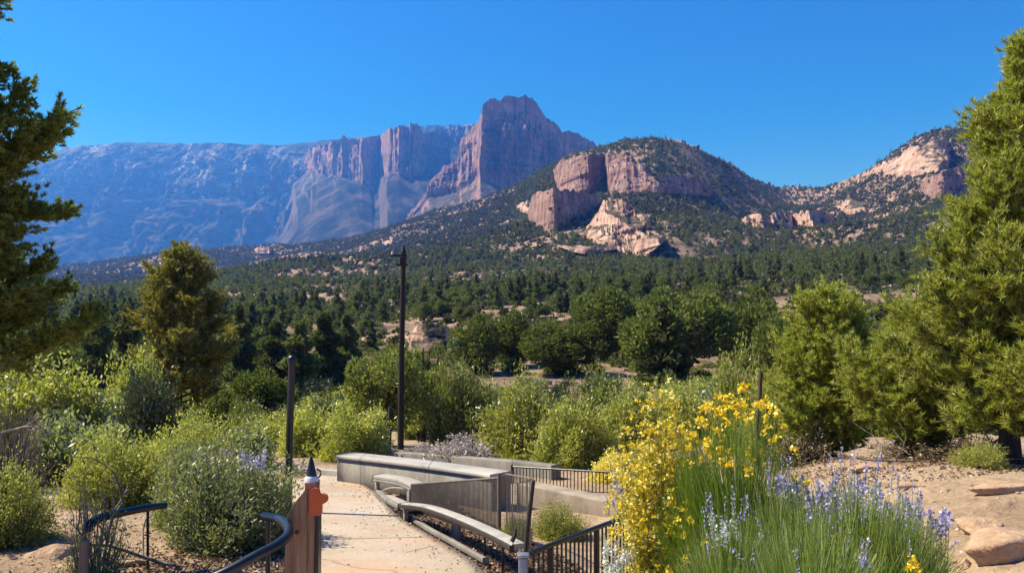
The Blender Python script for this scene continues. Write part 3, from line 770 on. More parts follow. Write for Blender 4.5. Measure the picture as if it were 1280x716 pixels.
# ------------------------------------------------------------------ detailed pines
def pine(seed, H, rfun, t0, nlimb, needle, nw, tuft_n, trunk_r, mat, lean=(0, 0), updir=.5, subs=7, bare=.25, tiltlo=0.05, tilthi=.8, limbs=None, bmat='bark', var=(.72, 1.1)):
    r = np.random.default_rng(seed)
    ts = np.linspace(0, 1, 9)
    trunk = np.stack([lean[0]*ts**1.5 + .05*H*.12*np.sin(ts*5+seed), lean[1]*ts**1.5 + .05*H*.1*np.cos(ts*4), ts*H], 1)
    rad = trunk_r*(1-ts*.88); rad[0] *= 1.35
    wood = sweep(trunk, rad, 10)
    P0, P1, R0, R1, T, TD = [], [], [], [], [], []
    def tp(t): return np.array([np.interp(t, ts, trunk[:, j]) for j in range(3)])
    for i in range(nlimb):
        if limbs is not None and i < len(limbs):
            t, az, L, tilt = limbs[i]
        else:
            t = t0 + (1-t0)*((i+.5)/nlimb)**.9 ; az = i*2.39996 + r.normal(0, .3)
            L = rfun(t, az)*r.uniform(*var); tilt = tiltlo + (tilthi-tiltlo)*t + r.normal(0, .12)
        if L < .08: L = .08
        d = unit(np.array([math.cos(az), math.sin(az), tilt]))
        p = tp(min(t, .985)); lr = max(trunk_r*.38*(1-t*.7)*min(1, L/1.2), .006)
        n = 6; pts = [p]; dd = d.copy()
        for s in range(n):
            dd = unit(dd + [0, 0, updir*.12] + r.normal(0, .10, 3)); pts.append(pts[-1] + dd*L/n)
        pts = np.array(pts)
        for s in range(n):
            P0.append(pts[s]); P1.append(pts[s+1]); R0.append(lr*(1-s/n*.8)); R1.append(lr*(1-(s+1)/n*.8))
        ns = max(int(subs*(.5+L)), 3)
        for s in range(ns):
            u = bare + (1-bare)*(s+.5)/ns
            q = np.array([np.interp(u*n, np.arange(n+1), pts[:, j]) for j in range(3)])
            side = 1 if s % 2 else -1
            sd = unit(d*.7 + side*.8*np.array([-d[1], d[0], 0]) + [0, 0, updir*.6] + r.normal(0, .3, 3))
            sl = (.38*(1-u) + .14)*L**.8*r.uniform(.7, 1.2) + .08
            e = q + sd*sl
            P0.append(q); P1.append(e); R0.append(lr*.3); R1.append(.004)
            m = max(int(sl/ (needle*.9)), 1)
            for v in range(m):
                w = (v+1)/m; T.append(q + sd*sl*w + r.normal(0, needle*.25, 3)); TD.append(sd)
                if r.random() < .6:
                    e2 = q + sd*sl*w + unit(r.normal(size=3)+[0, 0, .5])*needle*1.4; T.append(e2); TD.append(unit(e2-q))
    T, TD = np.array(T), np.array(TD); n = len(T)
    C = np.repeat(T, tuft_n, 0); Dn = np.repeat(TD, tuft_n, 0)
    A = unit(Dn*.75 + rnd_dir(len(C), r)*.85 + [0, 0, updir*.35])
    C = C - np.repeat(TD, tuft_n, 0)*r.random((len(C), 1))*needle*.9
    B = cross_any(A, r)*nw
    lv = needle_tris(C, A*needle*r.uniform(.7, 1.15, (len(C), 1)), B)
    tb = tubes(P0, P1, np.array(R0), np.array(R1), 5)
    crown = npmesh('crown', [(lv[0], lv[1], 0)], [M[mat]])
    wood.append((tb[0], tb[1], 0))
    return crown, npmesh('trunk', wood, [M[bmat]], True), len(C)
def place_tree(name, meshes, px, D, label, dz=0, rz=0, s=1, x=None):
    X_ = (px-CX)/F*D if x is None else x
    t = thing(name, label, 'tree', (X_, D, float(gz(X_, D))-.05+dz), rz); t.scale = (s,)*3
    link('crown', meshes[0], t); link('trunk', meshes[1], t); return t
print('pines')
# golden lit pine in the middle left
def rf(t, az): return float(np.interp(t, [0, .2, .32, .45, .6, .75, .9, 1], [.6, 1.5, 1.95, 1.85, 1.5, 1.15, .65, .2]))*(1+.14*math.sin(3*az+t*11))
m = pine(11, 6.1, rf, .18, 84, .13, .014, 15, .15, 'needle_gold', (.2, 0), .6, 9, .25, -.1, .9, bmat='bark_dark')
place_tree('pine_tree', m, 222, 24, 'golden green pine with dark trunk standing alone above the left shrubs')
# left pine entering the frame
def rf(t, az): return float(np.interp(t, [0, .36, .44, .50, .56, .64, .72, .77, .82, .9, 1], [.9, 1.45, 1.4, .9, 1.15, 1.25, 1.1, .45, .85, .75, .3]))*(1+.12*math.sin(3*az+1))
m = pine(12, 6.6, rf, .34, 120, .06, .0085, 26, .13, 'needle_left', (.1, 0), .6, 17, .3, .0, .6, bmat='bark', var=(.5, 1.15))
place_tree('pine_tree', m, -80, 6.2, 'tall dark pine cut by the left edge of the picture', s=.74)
# bright green pines to the right
def rfA(t, az): return float(np.interp(t, [0, .1, .3, .6, .85, 1], [.6, .8, .9, .8, .6, .4]))*(1+.3*math.sin(2*az+t*7))
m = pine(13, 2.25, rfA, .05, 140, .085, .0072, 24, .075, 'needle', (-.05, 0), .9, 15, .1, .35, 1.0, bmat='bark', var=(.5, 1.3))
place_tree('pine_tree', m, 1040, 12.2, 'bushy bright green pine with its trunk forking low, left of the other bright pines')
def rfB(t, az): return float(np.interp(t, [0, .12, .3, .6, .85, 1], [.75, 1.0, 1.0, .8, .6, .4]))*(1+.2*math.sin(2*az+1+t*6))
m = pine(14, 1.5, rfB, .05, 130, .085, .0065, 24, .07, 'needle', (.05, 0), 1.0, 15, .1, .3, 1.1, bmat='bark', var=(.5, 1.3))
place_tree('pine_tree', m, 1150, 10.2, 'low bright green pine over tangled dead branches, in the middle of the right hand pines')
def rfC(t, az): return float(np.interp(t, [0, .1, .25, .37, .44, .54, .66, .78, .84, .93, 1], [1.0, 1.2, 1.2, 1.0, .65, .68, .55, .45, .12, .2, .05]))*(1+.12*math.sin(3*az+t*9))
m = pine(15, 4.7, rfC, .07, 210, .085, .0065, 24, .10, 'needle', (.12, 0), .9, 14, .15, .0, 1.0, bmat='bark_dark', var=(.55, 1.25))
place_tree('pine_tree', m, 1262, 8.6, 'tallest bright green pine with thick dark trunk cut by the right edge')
# round leafy tree behind the pole
r_ = round_tree_mesh(31, 9000, .085, 'shrub_olive', 4.2, 1.5, 30)
me_c, me_t = as_tree(r_, 'leafy_tree')
put_scaled('leafy_tree', [('crown', me_c)], 482, 558, 100, 148, 22, 3.0, 4.2, 'round leafy olive tree on a thin straight trunk, left of the tall pole', 'tree')
t = bpy.data.objects[[o.name for o in bpy.data.objects if o.name.startswith('leafy_tree')][0]]
v = sweep([[0.25, 0, -1.4], [.23, 0, 1.2], [.1, 0, 2.6]], [.07, .06, .03], 8)
link('trunk', npmesh('trunk', v + [(r_[1][0][10:], r_[1][1][:-5], 0)], [M['bark_dark']]), t)
put_scaled('leafy_tree', [('crown', as_tree(round_tree_mesh(32, 7000, .085, 'shrub_olive', 3.4, 1.3, 22))[0]), ('trunk', me_t)], 527, 540, 62, 128, 25, 2.7, 3.6, 'darker leafy tree just right of the tall pole', 'tree')

# ------------------------------------------------------------------ shrubs
def shrub(seed, ntw, nlf, L, Wd, mat, Rb=.6, H=1.0, spread=.12, up=.35, upright=.5, clump=.35, twig_mat='bark', start=.35, stems=26):
    r = np.random.default_rng(seed)
    d = rnd_dir(ntw, r); d[:, 2] = np.abs(d[:, 2])*.95 + .02; d = unit(d)
    k = 1 + clump*fbm(d[:, 0]*2.2+seed, d[:, 1]*2.2, d[:, 2]*2.2, 3)*1.5
    tip = d*[Rb, Rb, H]*(k*r.uniform(.78, 1.04, ntw))[:, None]
    base = np.stack([r.normal(0, spread, ntw), r.normal(0, spread, ntw), np.zeros(ntw)], 1)*Rb
    base = base + tip*[.35, .35, 0]*r.random((ntw, 1))
    td = unit(unit(tip-base) + [0, 0, upright])
    s = start + (1-start)*r.random((ntw, nlf))**.75
    ctrl = base + (tip-base)*.5 - td*0 + [0, 0, -.08*H]
    s3 = s[..., None]
    P = (1-s3)**2*base[:, None] + 2*s3*(1-s3)*ctrl[:, None] + s3**2*tip[:, None]
    P = P.reshape(-1, 3) + r.normal(0, .035*Rb+L*.5, (ntw*nlf, 3))
    P[:, 2] = np.abs(P[:, 2])
    A = unit(np.repeat(td, nlf, 0)*.9 + rnd_dir(len(P), r)*.8)*L*r.uniform(.6, 1.3, (len(P), 1))
    B = cross_any(A, r)*Wd
    lv = leaf_quads(P, A, B)
    fol = npmesh('foliage', [(lv[0], lv[1], 0)], [M[mat]])
    i = r.permutation(ntw)[:stems*3]
    P0, P1, R0, R1 = [], [], [], []
    for a in i:
        mid = (base[a]*.25 + ctrl[a]*.5 + tip[a]*.25)
        P0 += [base[a]*[.5, .5, 1] - [0, 0, .05], mid]; P1 += [mid, tip[a]*.93]; R0 += [.011*Rb*1.6, .006*Rb*1.6]; R1 += [.006*Rb*1.6, .002]
    tb = tubes(P0, P1, np.array(R0), np.array(R1), 4)
    return fol, npmesh('stems', [(tb[0], tb[1], 0)], [M[twig_mat]])
print('shrubs')
SH = {
 'yg': [shrub(500+i, 900, 22, .024, .008, 'shrub_yg') for i in range(3)],
 'yg_far': [shrub(510+i, 1000, 22, .030, .012, 'shrub_yg', clump=.5) for i in range(3)],
 'olive': [shrub(520+i, 1000, 22, .030, .012, 'shrub_olive', clump=.5) for i in range(3)],
 'grey': [shrub(530+i, 1100, 24, .026, .0075, 'shrub_grey', upright=.8) for i in range(2)],
 'grey_far': [shrub(540+i, 600, 14, .045, .017, 'shrub_grey') for i in range(2)],
 'dark': [shrub(550+i, 600, 16, .035, .016, 'shrub_dark', clump=.5, twig_mat='bark_dark') for i in range(2)],
 'sparse': [shrub(560+i, 300, 9, .022, .008, 'shrub_yg', start=.2, stems=60, twig_mat='bark_grey') for i in range(2)],
 'bare': [shrub(570+i, 420, 2, .02, .006, 'dry', start=.2, stems=140, twig_mat='bark_grey', clump=.6) for i in range(2)],
 'drydark': [shrub(580+i, 420, 10, .03, .012, 'dry', start=.1, stems=110, twig_mat='bark_dark', clump=.6) for i in range(2)],
 'mauve': [shrub(590, 500, 12, .04, .012, 'mauve', upright=1.0)],
 'paley': [shrub(595, 420, 12, .030, .018, 'pale_yellow', start=.7)],
}
def put_shrub(kind, px, ytop, w, D, label, yb=None, group=None, name='shrub', cat='shrub', i=None, hscale=1.0):
    X_ = (px-CX)/F*D; z = float(gz(X_, D)) - .03
    ztop = CZ + (HY-ytop)/F*D
    ms = SH[kind]; fol, st = ms[(i if i is not None else int(px)) % len(ms)]
    t = thing(name, label, cat, (X_, D, z), rng.random()*6.28, group)
    sx = w/F*D/1.12; t.scale = (sx, sx, max((ztop-z)/1.02, .15)*hscale)
    link('foliage', fol, t); link('stems', st, t); return t
G1 = 'shrubs of the garden'
LST = [
 ('grey', 292, 553, 158, 7.8, 'big grey green bush behind the bent black handrail'),
 ('grey', 250, 545, 110, 8.6, 'grey green bush with mauve spikes, left behind the biggest grey bush'),
 ('yg', 150, 522, 130, 10.2, 'yellow green bush above the end of the straight black handrail'),
 ('yg', 0, 572, 120, 7.6, 'yellow green bush cut by the lower left edge'),
 ('sparse', 118, 596, 90, 6.4, 'sparse twiggy bush in front of the pale sand, at the end of the black handrail'),
 ('grey_far', 85, 505, 120, 12.5, 'yellow green bush over a dark hollow beyond the pale sand on the left'),
 ('yg_far', 45, 450, 150, 16, 'wide pale green bush directly under the left pine'),
 ('grey_far', 110, 468, 120, 17, 'soft grey green bush between the left pine and the golden pine'),
 ('dark', 190, 462, 80, 16, 'dark bush left of the golden pine trunk'),
 ('yg_far', 170, 440, 75, 20, 'bright bush growing against the left side of the golden pine'),
 ('yg', 235, 512, 110, 12, 'yellow green bush below the golden pine trunk'),
 ('grey_far', 300, 525, 90, 14, 'yellow green bush behind the mauve flowers on the left'),
 ('bare', 12, 498, 90, 11, 'leafless grey bush at the left edge'),
 ('drydark', 60, 560, 100, 11.8, 'dark dry bush behind the patch of pale sand'),
 ('yg_far', 385, 505, 80, 17, 'bright yellow green bush right behind the short black post'),
 ('yg_far', 447, 506, 92, 16.5, 'bright yellow green bush left of the tall pole, behind the long wall'),
 ('olive', 580, 450, 78, 22, 'tall olive bush right of the tall pole'),
 ('yg_far', 652, 470, 95, 17.5, 'yellow green bush in the middle, above the rear wall'),
 ('yg_far', 716, 500, 92, 15, 'bright bush above the rear railing'),
 ('olive', 745, 468, 90, 19, 'olive bush behind the bright bush over the rear railing'),
 ('yg_far', 790, 478, 80, 17.5, 'pale green bush left behind the yellow flowers'),
 ('mauve', 572, 540, 90, 15.6, 'hazy mauve bush behind the rear wall'),
 ('mauve', 525, 552, 50, 16.8, 'small mauve bush beside the foot of the tall pole'),
 ('paley', 762, 562, 56, 12.8, 'low pale yellow flowering bush beside the rear railing'),
 ('yg_far', 855, 482, 84, 18, 'dull green bush behind the tips of the yellow flowered bush'),
 ('yg_far', 925, 436, 78, 15, 'spired yellow green bush left of the brown stake'),
 ('yg_far', 968, 470, 80, 13.5, 'yellow green bush right of the brown stake'),
 ('drydark', 803, 538, 60, 11.5, 'dark purplish bush between the railing and the yellow flowers'),
 ('drydark', 1000, 535, 90, 11.5, 'brown twiggy bush left of the forking pine'),
 ('drydark', 1165, 540, 130, 9.9, 'tangle of dead brown twigs under the middle right hand pine'),
 ('drydark', 1215, 545, 110, 9.3, 'tangle of dead brown twigs left of the thick right hand trunk'),
 ('yg', 1225, 550, 60, 8.2, 'low bright green tuft in front of the thick right hand trunk'),
 ('yg', 700, 628, 70, 8.4, 'yellow green plant behind the near railing'),
 ('yg', 645, 640, 46, 8.0, 'yellow green plant behind the wire screen'),
 ('yg_far', 345, 520, 80, 19, 'yellow green bush left of the short black post'),
]
for q in LST:
    put_shrub(q[0], q[1], q[2], q[3], q[4], q[5])
# filler bushes between garden and hillside
n = 0
for q in range(400):
    D_ = rng.uniform(19, 46); p = rng.uniform(-120, 1400)
    if n >= 110: break
    kd = ['yg_far', 'olive', 'dark', 'grey_far', 'olive'][rng.integers(5)]
    if D_ < 26 and 480 < p < 640: continue
    X_ = (p-CX)/F*D_; z = float(gz(X_, D_)); h = rng.uniform(.7, 1.7)
    ytop = HY - (z+h-CZ)/D_*F
    lim = 470 if 730 < p < 960 else 455
    if ytop < lim: continue
    put_shrub(kd, p, ytop, rng.uniform(1.3, 2.6)*F/D_, D_, {'yg_far': 'small yellow green bush on the dip between the garden and the hillside', 'olive': 'small olive bush on the dip between the garden and the hillside',
              'dark': 'small dark bush on the dip between the garden and the hillside', 'grey_far': 'small grey green bush on the dip between the garden and the hillside'}[kd], group='small bushes on the dip beyond the garden')
    n += 1

# ------------------------------------------------------------------ flowering plants in front
def stalks(seed, n, Rb, Rt, H, hv, w, seg=4, lean=(0, 0)):
    r = np.random.default_rng(seed)
    a = r.random(n)*6.28; q = np.sqrt(r.random(n))
    base = np.stack([np.cos(a)*q*Rb, np.sin(a)*q*Rb, np.zeros(n)], 1)
    a2 = a + r.normal(0, .5, n); q2 = np.clip(q + r.normal(0, .15, n), 0, 1.1)
    h = H*(1 - hv*q2**2)*r.uniform(.72, 1.04, n)
    tip = np.stack([np.cos(a2)*q2*Rt + lean[0], np.sin(a2)*q2*Rt + lean[1], h], 1)
    ctrl = base*.6 + tip*[.25, .25, .6] + r.normal(0, .055, (n, 3))
    t = np.linspace(0, 1, seg+1)[None, :, None]
    C = (1-t)**2*base[:, None] + 2*t*(1-t)*ctrl[:, None] + t*t*tip[:, None]
    side = unit(np.cross(tip-base, rnd_dir(n, r)))[:, None]*(w*(1-.75*t))
    V = np.stack([C-side, C+side], 2).reshape(n, -1, 3)
    j = np.arange(seg)*2
    f = np.stack([j, j+1, j+3, j+2], -1)[None] + (np.arange(n)*(seg+1)*2)[:, None, None]
    return V.reshape(-1, 3), f.reshape(-1, 4), C, unit(tip-ctrl)
def blooms(r, C, k, size, spread):
    P = np.repeat(C, k, 0) + r.normal(0, spread, (len(C)*k, 3))
    A = rnd_dir(len(P), r)*size*r.uniform(.6, 1.2, (len(P), 1)); B = cross_any(A, r)*size*.7
    return leaf_quads(P, A, B)
print('flowers')
r = np.random.default_rng(77)
# yellow flowered airy shrub
D_ = 5.3; X_ = (826-CX)/F*D_; z = float(gz(X_, D_)); t = thing('flowering_bush', 'airy bush covered in small yellow flowers beside the near railing', 'flowering bush', (X_, D_, z))
ztop = CZ - 100/F*D_; H = ztop - z
V, f, C, td = stalks(1, 420, .12, .34, H, .4, .0028, 5)
link('stems', npmesh('stems', [(V, f, 0)], [M['shrub_olive']]), t)
pts = C[:, 2:].reshape(-1, 3); pts = pts[r.integers(0, len(pts), 2200)] + r.normal(0, .04, (2200, 3))
lv = leaf_quads(*(lambda P: (P, (lambda A: A)(rnd_dir(len(P), r)*.013), cross_any(rnd_dir(len(P), r), r)*.006))(np.repeat(pts, 5, 0) + r.normal(0, .02, (11000, 3))))
link('foliage', npmesh('foliage', [(lv[0], lv[1], 0)], [M['shrub_yg']]), t)
bl = blooms(r, pts[:1300], 7, .0135, .010)
link('blossoms', npmesh('blossoms', [(bl[0], bl[1], 0)], [M['yellow']]), t)
bl = blooms(r, pts[1300:2200], 6, .012, .010)
link('blossoms', npmesh('blossoms', [(bl[0], bl[1], 0)], [M['pale_yellow']]), t)['label'] = 'paler cream yellow flowers'
# upright broom with larger yellow blooms
D_ = 4.9; X_ = (930-CX)/F*D_; z = float(gz(X_, D_)); t = thing('flowering_broom', 'upright green broom bush with larger golden flowers at its tips', 'flowering bush', (X_, D_, z))
H = CZ - 92/F*D_ - z
V, f, C, td = stalks(2, 1500, .16, .46, H, .35, .003, 5, lean=(-.03, 0))
link('stems', npmesh('stems', [(V, f, 0)], [M['broom']]), t)
tips = C[:, -1]; i = np.argsort(-(tips[:, 2] + r.normal(0, .35, len(tips))))[:60]
c = tips[i]; cl = np.repeat(c, 3, 0) + r.normal(0, .016, (len(c)*3, 3))
bl = blooms(r, cl, 8, .014, .009)
link('blossoms', npmesh('blossoms', [(bl[0], bl[1], 0)], [M['yellow']]), t)
# second denser fan behind, leaning left
D_ = 5.0; X_ = (880-CX)/F*D_; z = float(gz(X_, D_)); t = thing('flowering_broom', 'broom with thin leaning stems and orange yellow flowers between the two other yellow bushes', 'flowering bush', (X_, D_, z))
H = CZ - 128/F*D_ - z
V, f, C, td = stalks(3, 1500, .12, .30, H, .5, .003, 5, lean=(-.08, -.02))
link('stems', npmesh('stems', [(V, f, 0)], [M['broom']]), t)
pts = C[:, 3:].reshape(-1, 3); c = pts[r.integers(0, len(pts), 60)]
bl = blooms(r, np.repeat(c, 2, 0) + r.normal(0, .014, (120, 3)), 8, .013, .009)
link('blossoms', npmesh('blossoms', [(bl[0], bl[1], 0)], [M['yellow']]), t)
# lavender mounds: one master copied
def lavender(seed, n, H, Rt, nspike, w=.0026, spk=.11):
    V, f, C, td = stalks(seed, n, .16, Rt, H, .38, w, 4)
    r = np.random.default_rng(seed+5)
    st = npmesh('stems', [(V, f, 0)], [M['lav_leaf']])
    tips, tdd = C[:, -1], td
    i = np.argsort(-(tips[:, 2] + .25*np.abs(tips[:, 0]) + r.normal(0, .13, n)))[:nspike]
    s = np.repeat(tips[i], 16, 0) + np.repeat(tdd[i]*[.5, .5, 1], 16, 0)*(np.tile(np.linspace(-.15, 1, 16), nspike)*spk)[:, None]
    s += r.normal(0, .006, s.shape)
    A = rnd_dir(len(s), r)*.0085; bl = leaf_quads(s, A, cross_any(A, r)*.0065)
    V2, f2 = tubes(tips[i], tips[i]+tdd[i]*[.5, .5, 1]*spk, .0018, .001, 3)
    return st, npmesh('blossoms', [(bl[0], bl[1], 0), (V2, f2, 1)], [M['purple'], M['lav_leaf']])
LV = [lavender(600+i, 2300, .92, .50, 14, .0042) for i in range(2)]
for i, (p, yt, D_, lb, w) in enumerate([
    (985, 604, 4.4, 'lavender mound with pale blue spikes just right of the yellow broom', .85),
    (1068, 596, 4.2, 'widest lavender mound in front of the forking pine', 1.05),
    (1128, 622, 4.0, 'lavender mound with thin stems at the edge of the sandy slope', .62),
    (915, 640, 4.0, 'green lavender mound below the yellow broom', .75),
    (1020, 640, 3.6, 'nearest lavender mound at the bottom edge', .9)]):
    X_ = (p-CX)/F*D_; z = float(gz(X_, D_)); H = CZ - (yt-HY)/F*D_ - z
    t = thing('lavender_bush', lb, 'lavender', (X_, D_, z), i*1.3); t.scale = (w, w, H/.92)
    link('stems', LV[i % 2][0], t); link('blossoms', LV[i % 2][1], t)
# taller purple spikes behind and at the right
def spikes(name, lb, px0, px1, yt0, yt1, D0, D1, n, mat='purple', size=.009, Hs=.14, seed=0):
    r = np.random.default_rng(900+seed)
    px = r.uniform(px0, px1, n); D = r.uniform(D0, D1, n); X = (px-CX)/F*D; Zb = gz(X, D)
    yt = r.uniform(yt0, yt1, n); Zt = CZ + (HY-yt)/F*D
    o3 = np.array([X.mean(), D.mean(), float(gz(X.mean(), D.mean()))])
    base = np.stack([X*.4+o3[0]*.6, D*.4+o3[1]*.6, Zb*0+o3[2]], 1) - o3; tip = np.stack([X, D, Zt], 1) - o3
    stv, stf = tubes(base, tip, .003, .0015, 3)
    k = 26; u = np.tile(np.linspace(0, 1, k), n)[:, None]
    s = np.repeat(tip, k, 0) - np.repeat(unit(tip-base), k, 0)*u*Hs + r.normal(0, .012, (n*k, 3))*(.35+u)
    A = rnd_dir(len(s), r)*size; bl = leaf_quads(s, A, cross_any(A, r)*size*.75)
    lp = np.repeat(base + (tip-base)*.55, 14, 0) + (np.repeat(tip-base, 14, 0))*r.uniform(-.5, .3, (n*14, 1)) + r.normal(0, .012, (n*14, 3))
    A = unit(rnd_dir(len(lp), r)+[0, 0, 1])*.02; lf = leaf_quads(lp, A, cross_any(A, r)*.004)
    t = thing(name, lb, 'flowers', tuple(o3))
    link('stems', npmesh('stems', [(stv, stf, 0), (lf[0], lf[1], 0)], [M['lav_leaf']]), t)
    link('blossoms', npmesh('blossoms', [(bl[0], bl[1], 0)], [M[mat]]), t)
spikes('purple_flowers', 'tall violet flower spikes rising behind the widest lavender mound', 960, 1100, 592, 645, 4.5, 5.2, 80, seed=1, Hs=.15, size=.0135)
spikes('purple_flowers', 'pair of deep violet flower spikes over the sand at the right of the lavender', 1158, 1190, 632, 655, 4.4, 4.6, 12, seed=2, Hs=.09, size=.012)
spikes('purple_flowers', 'loose violet spikes between the lavender and the sandy slope', 1090, 1155, 612, 650, 4.4, 4.9, 34, seed=3, size=.012)
spikes('white_flowers', 'pale blue white flower spikes hanging below the yellow broom', 890, 945, 640, 668, 3.9, 4.1, 10, 'white_petal', seed=4, Hs=.10)
spikes('purple_flowers', 'violet flower spikes on the grey bush by the short black post', 300, 332, 560, 575, 7.6, 8.0, 16, seed=5, size=.014, Hs=.16)
spikes('purple_flowers', 'faded mauve flower spikes above the grey bush on the left', 235, 290, 558, 580, 7.9, 8.4, 24, 'mauve', seed=6, size=.014, Hs=.16)
spikes('white_flowers', 'white flowers under the yellow bush at the end of the near railing', 755, 800, 672, 712, 5.0, 5.4, 20, 'white_petal', seed=7, size=.012, Hs=.08)
spikes('purple_flowers', 'pale lilac flowers at the right end of the rear railing', 762, 815, 588, 625, 8.8, 9.6, 44, 'purple', seed=8, size=.018, Hs=.10)
spikes('purple_flowers', 'lilac flowers behind the short black post', 345, 388, 572, 592, 13, 14, 30, 'mauve', seed=9, size=.02, Hs=.15)
spikes('yellow_flowers', 'two yellow flowers standing at the bottom edge in front of the lavender', 1138, 1148, 694, 706, 3.5, 3.6, 3, 'yellow', seed=10, size=.01, Hs=.035)
spikes('purple_flowers', 'small violet flower spike at the bottom edge among the green stems', 1074, 1086, 694, 702, 3.4, 3.5, 3, seed=11, size=.008, Hs=.06)

# ------------------------------------------------------------------ built things
print('built')
def path_pts():
    Rt = [(.55, -6), (.45, 0), (.25, 3), (.0, 5.2), (-.30, 6.8), (-.80, 8.0), (-1.34, 9.2), (-1.70, 10.3), (-2.05, 11.4), (-2.55, 12.6), (-3.1, 13.3), (-5.5, 14.2), (-8, 14.9)]
    Lf = [(-1.5, -6), (-1.45, 0), (-1.4, 3), (-1.55, 5.2), (-1.95, 6.8), (-2.15, 8.0), (-2.5, 9.2), (-2.85, 10.3), (-3.3, 11.2), (-3.9, 11.9), (-4.6, 12.4), (-6.3, 12.9), (-8.2, 13.3)]
    return np.array(Rt), np.array(Lf)
Rt, Lf = path_pts()
def rs(a, n=60):
    t = np.arange(len(a)); u = np.linspace(0, len(a)-1, n); return smooth_path(np.column_stack([a, 0*a[:, 0]]), n)[:, :2]
Rt, Lf = rs(Rt), rs(Lf)
nu = 14
G = np.array([Lf*(1-s)+Rt*s for s in np.linspace(0, 1, nu)])
Zp = -.08*np.maximum(G[..., 1], 0) + .02*np.minimum(G[..., 1], 0) + .075
top = np.concatenate([G, Zp[..., None]], -1)
lowL = top[:1].copy(); lowL[..., 2] -= .25; lowR = top[-1:].copy(); lowR[..., 2] -= .25
allr = np.concatenate([lowL, top, lowR])
o = struct(link('path', npmesh('path', [(allr.reshape(-1, 3), grid_faces(nu+2, 60), 0)], [M['path']])))
# expansion joints and the teal chalk line, thin sheets just above the slab
def strip(name, a, b, w, mat, dz=.004):
    a, b = np.array(a, float), np.array(b, float); d = (b-a)/np.linalg.norm(b-a); nrm = np.array([-d[1], d[0]])*w/2
    q = np.array([a-nrm, b-nrm, b+nrm, a+nrm]); z_ = -.08*q[:, 1]+.075+dz
    return npmesh(name, [(np.column_stack([q, z_]), np.array([[0, 1, 2, 3]]), 0)], [mat])
for a, b in (((-2.1, 7.9), (-.80, 8.05)), ((-3.1, 10.8), (-1.9, 11.0))):
    struct(link('path_joint', strip('path_joint', a, b, .012, M['litter'])))
def on_path(px, py):
    k = (py-HY)/F; D = (CZ-.075)/(k-.08); return ((px-CX)/F*D, D)
struct(link('path_marking', strip('path_marking', on_path(507, 690), on_path(545, 681), .012, M['teal'], .006)))

def WW(px, py, D): return np.array(W(px, py, D))
# long low concrete wall
a, b = WW(432, 567, 12.7), WW(627, 591, 10.2)
t = thing('low_wall', 'long low grey concrete wall with pale top running back from the wire screen', 'wall', (float(a[0]), float(a[1]), float(a[2])-.5))
o_ = np.array(t.location)
n = 14; u = np.linspace(0, 1, n)[:, None]; pts = a[:2]*(1-u)+b[:2]*u + np.array([.03, .05])*np.sin(u*3.14)
zt = (a[2]*(1-u)+b[2]*u)[:, 0]
V, f, _ = wall_ribbon(pts, zt-.05, -.08*pts[:, 1]-.2, .34); link('wall_body', npmesh('wall_body', [(V-o_, f, 0)], [M['concrete']]), t)
V, f, _ = wall_ribbon(np.array(pts), zt, zt-.048, .40); bevel(link('coping', npmesh('coping', [(V-o_, f, 0)], [M['concrete_top']]), t), .01)
# rear wall
P_ = np.array([WW(480, 563, 16.5), WW(560, 569, 15.2), WW(640, 575, 14.0), WW(695, 581, 13.2)]); Ps = smooth_path(P_, 16)
t = thing('low_wall', 'thin rear concrete wall with a plain edge behind the long low wall', 'wall', tuple(P_[0]-[0, 0, .4]))
V, f, _ = wall_ribbon(Ps[:, :2], Ps[:, 2], Ps[:, 2]-.5, .22); bevel(link('wall_body', npmesh('wall_body', [(V-np.array(t.location), f, 0)], [M['concrete']]), t), .012)
# tan ramp wall seen behind the near railing
P_ = np.array([WW(655, 602, 10.7), WW(700, 611, 10.3), WW(745, 620, 9.9), WW(800, 630, 9.5)]); Ps = smooth_path(P_, 14)
t = thing('ramp_wall', 'sunlit tan concrete ramp wall below the rear railing', 'wall', tuple(P_[0]-[0, 0, .4]))
V, f, _ = wall_ribbon(Ps[:, :2], Ps[:, 2], Ps[:, 2]-.5, .30); bevel(link('wall_body', npmesh('wall_body', [(V-np.array(t.location), f, 0)], [M['concrete_tan']]), t), .012)
# kerbs at the far side of the path
P_ = np.array([[-8.2, 15.1], [-5.6, 14.4], [-3.3, 13.55], [-2.8, 13.2]]); Ps = rs(P_, 20)
struct(bevel(link('kerb', npmesh('kerb', [wall_ribbon(Ps, -.08*Ps[:, 1]+.16, -.08*Ps[:, 1]-.2, .14)], [M['concrete_top']])), .012))
P_ = np.array([[-9, 19.5], [-6.0, 18.6], [-4.6, 18.2]]); Ps = rs(P_, 12)
struct(link('kerb', npmesh('kerb', [wall_ribbon(Ps, -.08*Ps[:, 1]+.2, -.08*Ps[:, 1]-.2, .2)], [M['concrete_top']])))

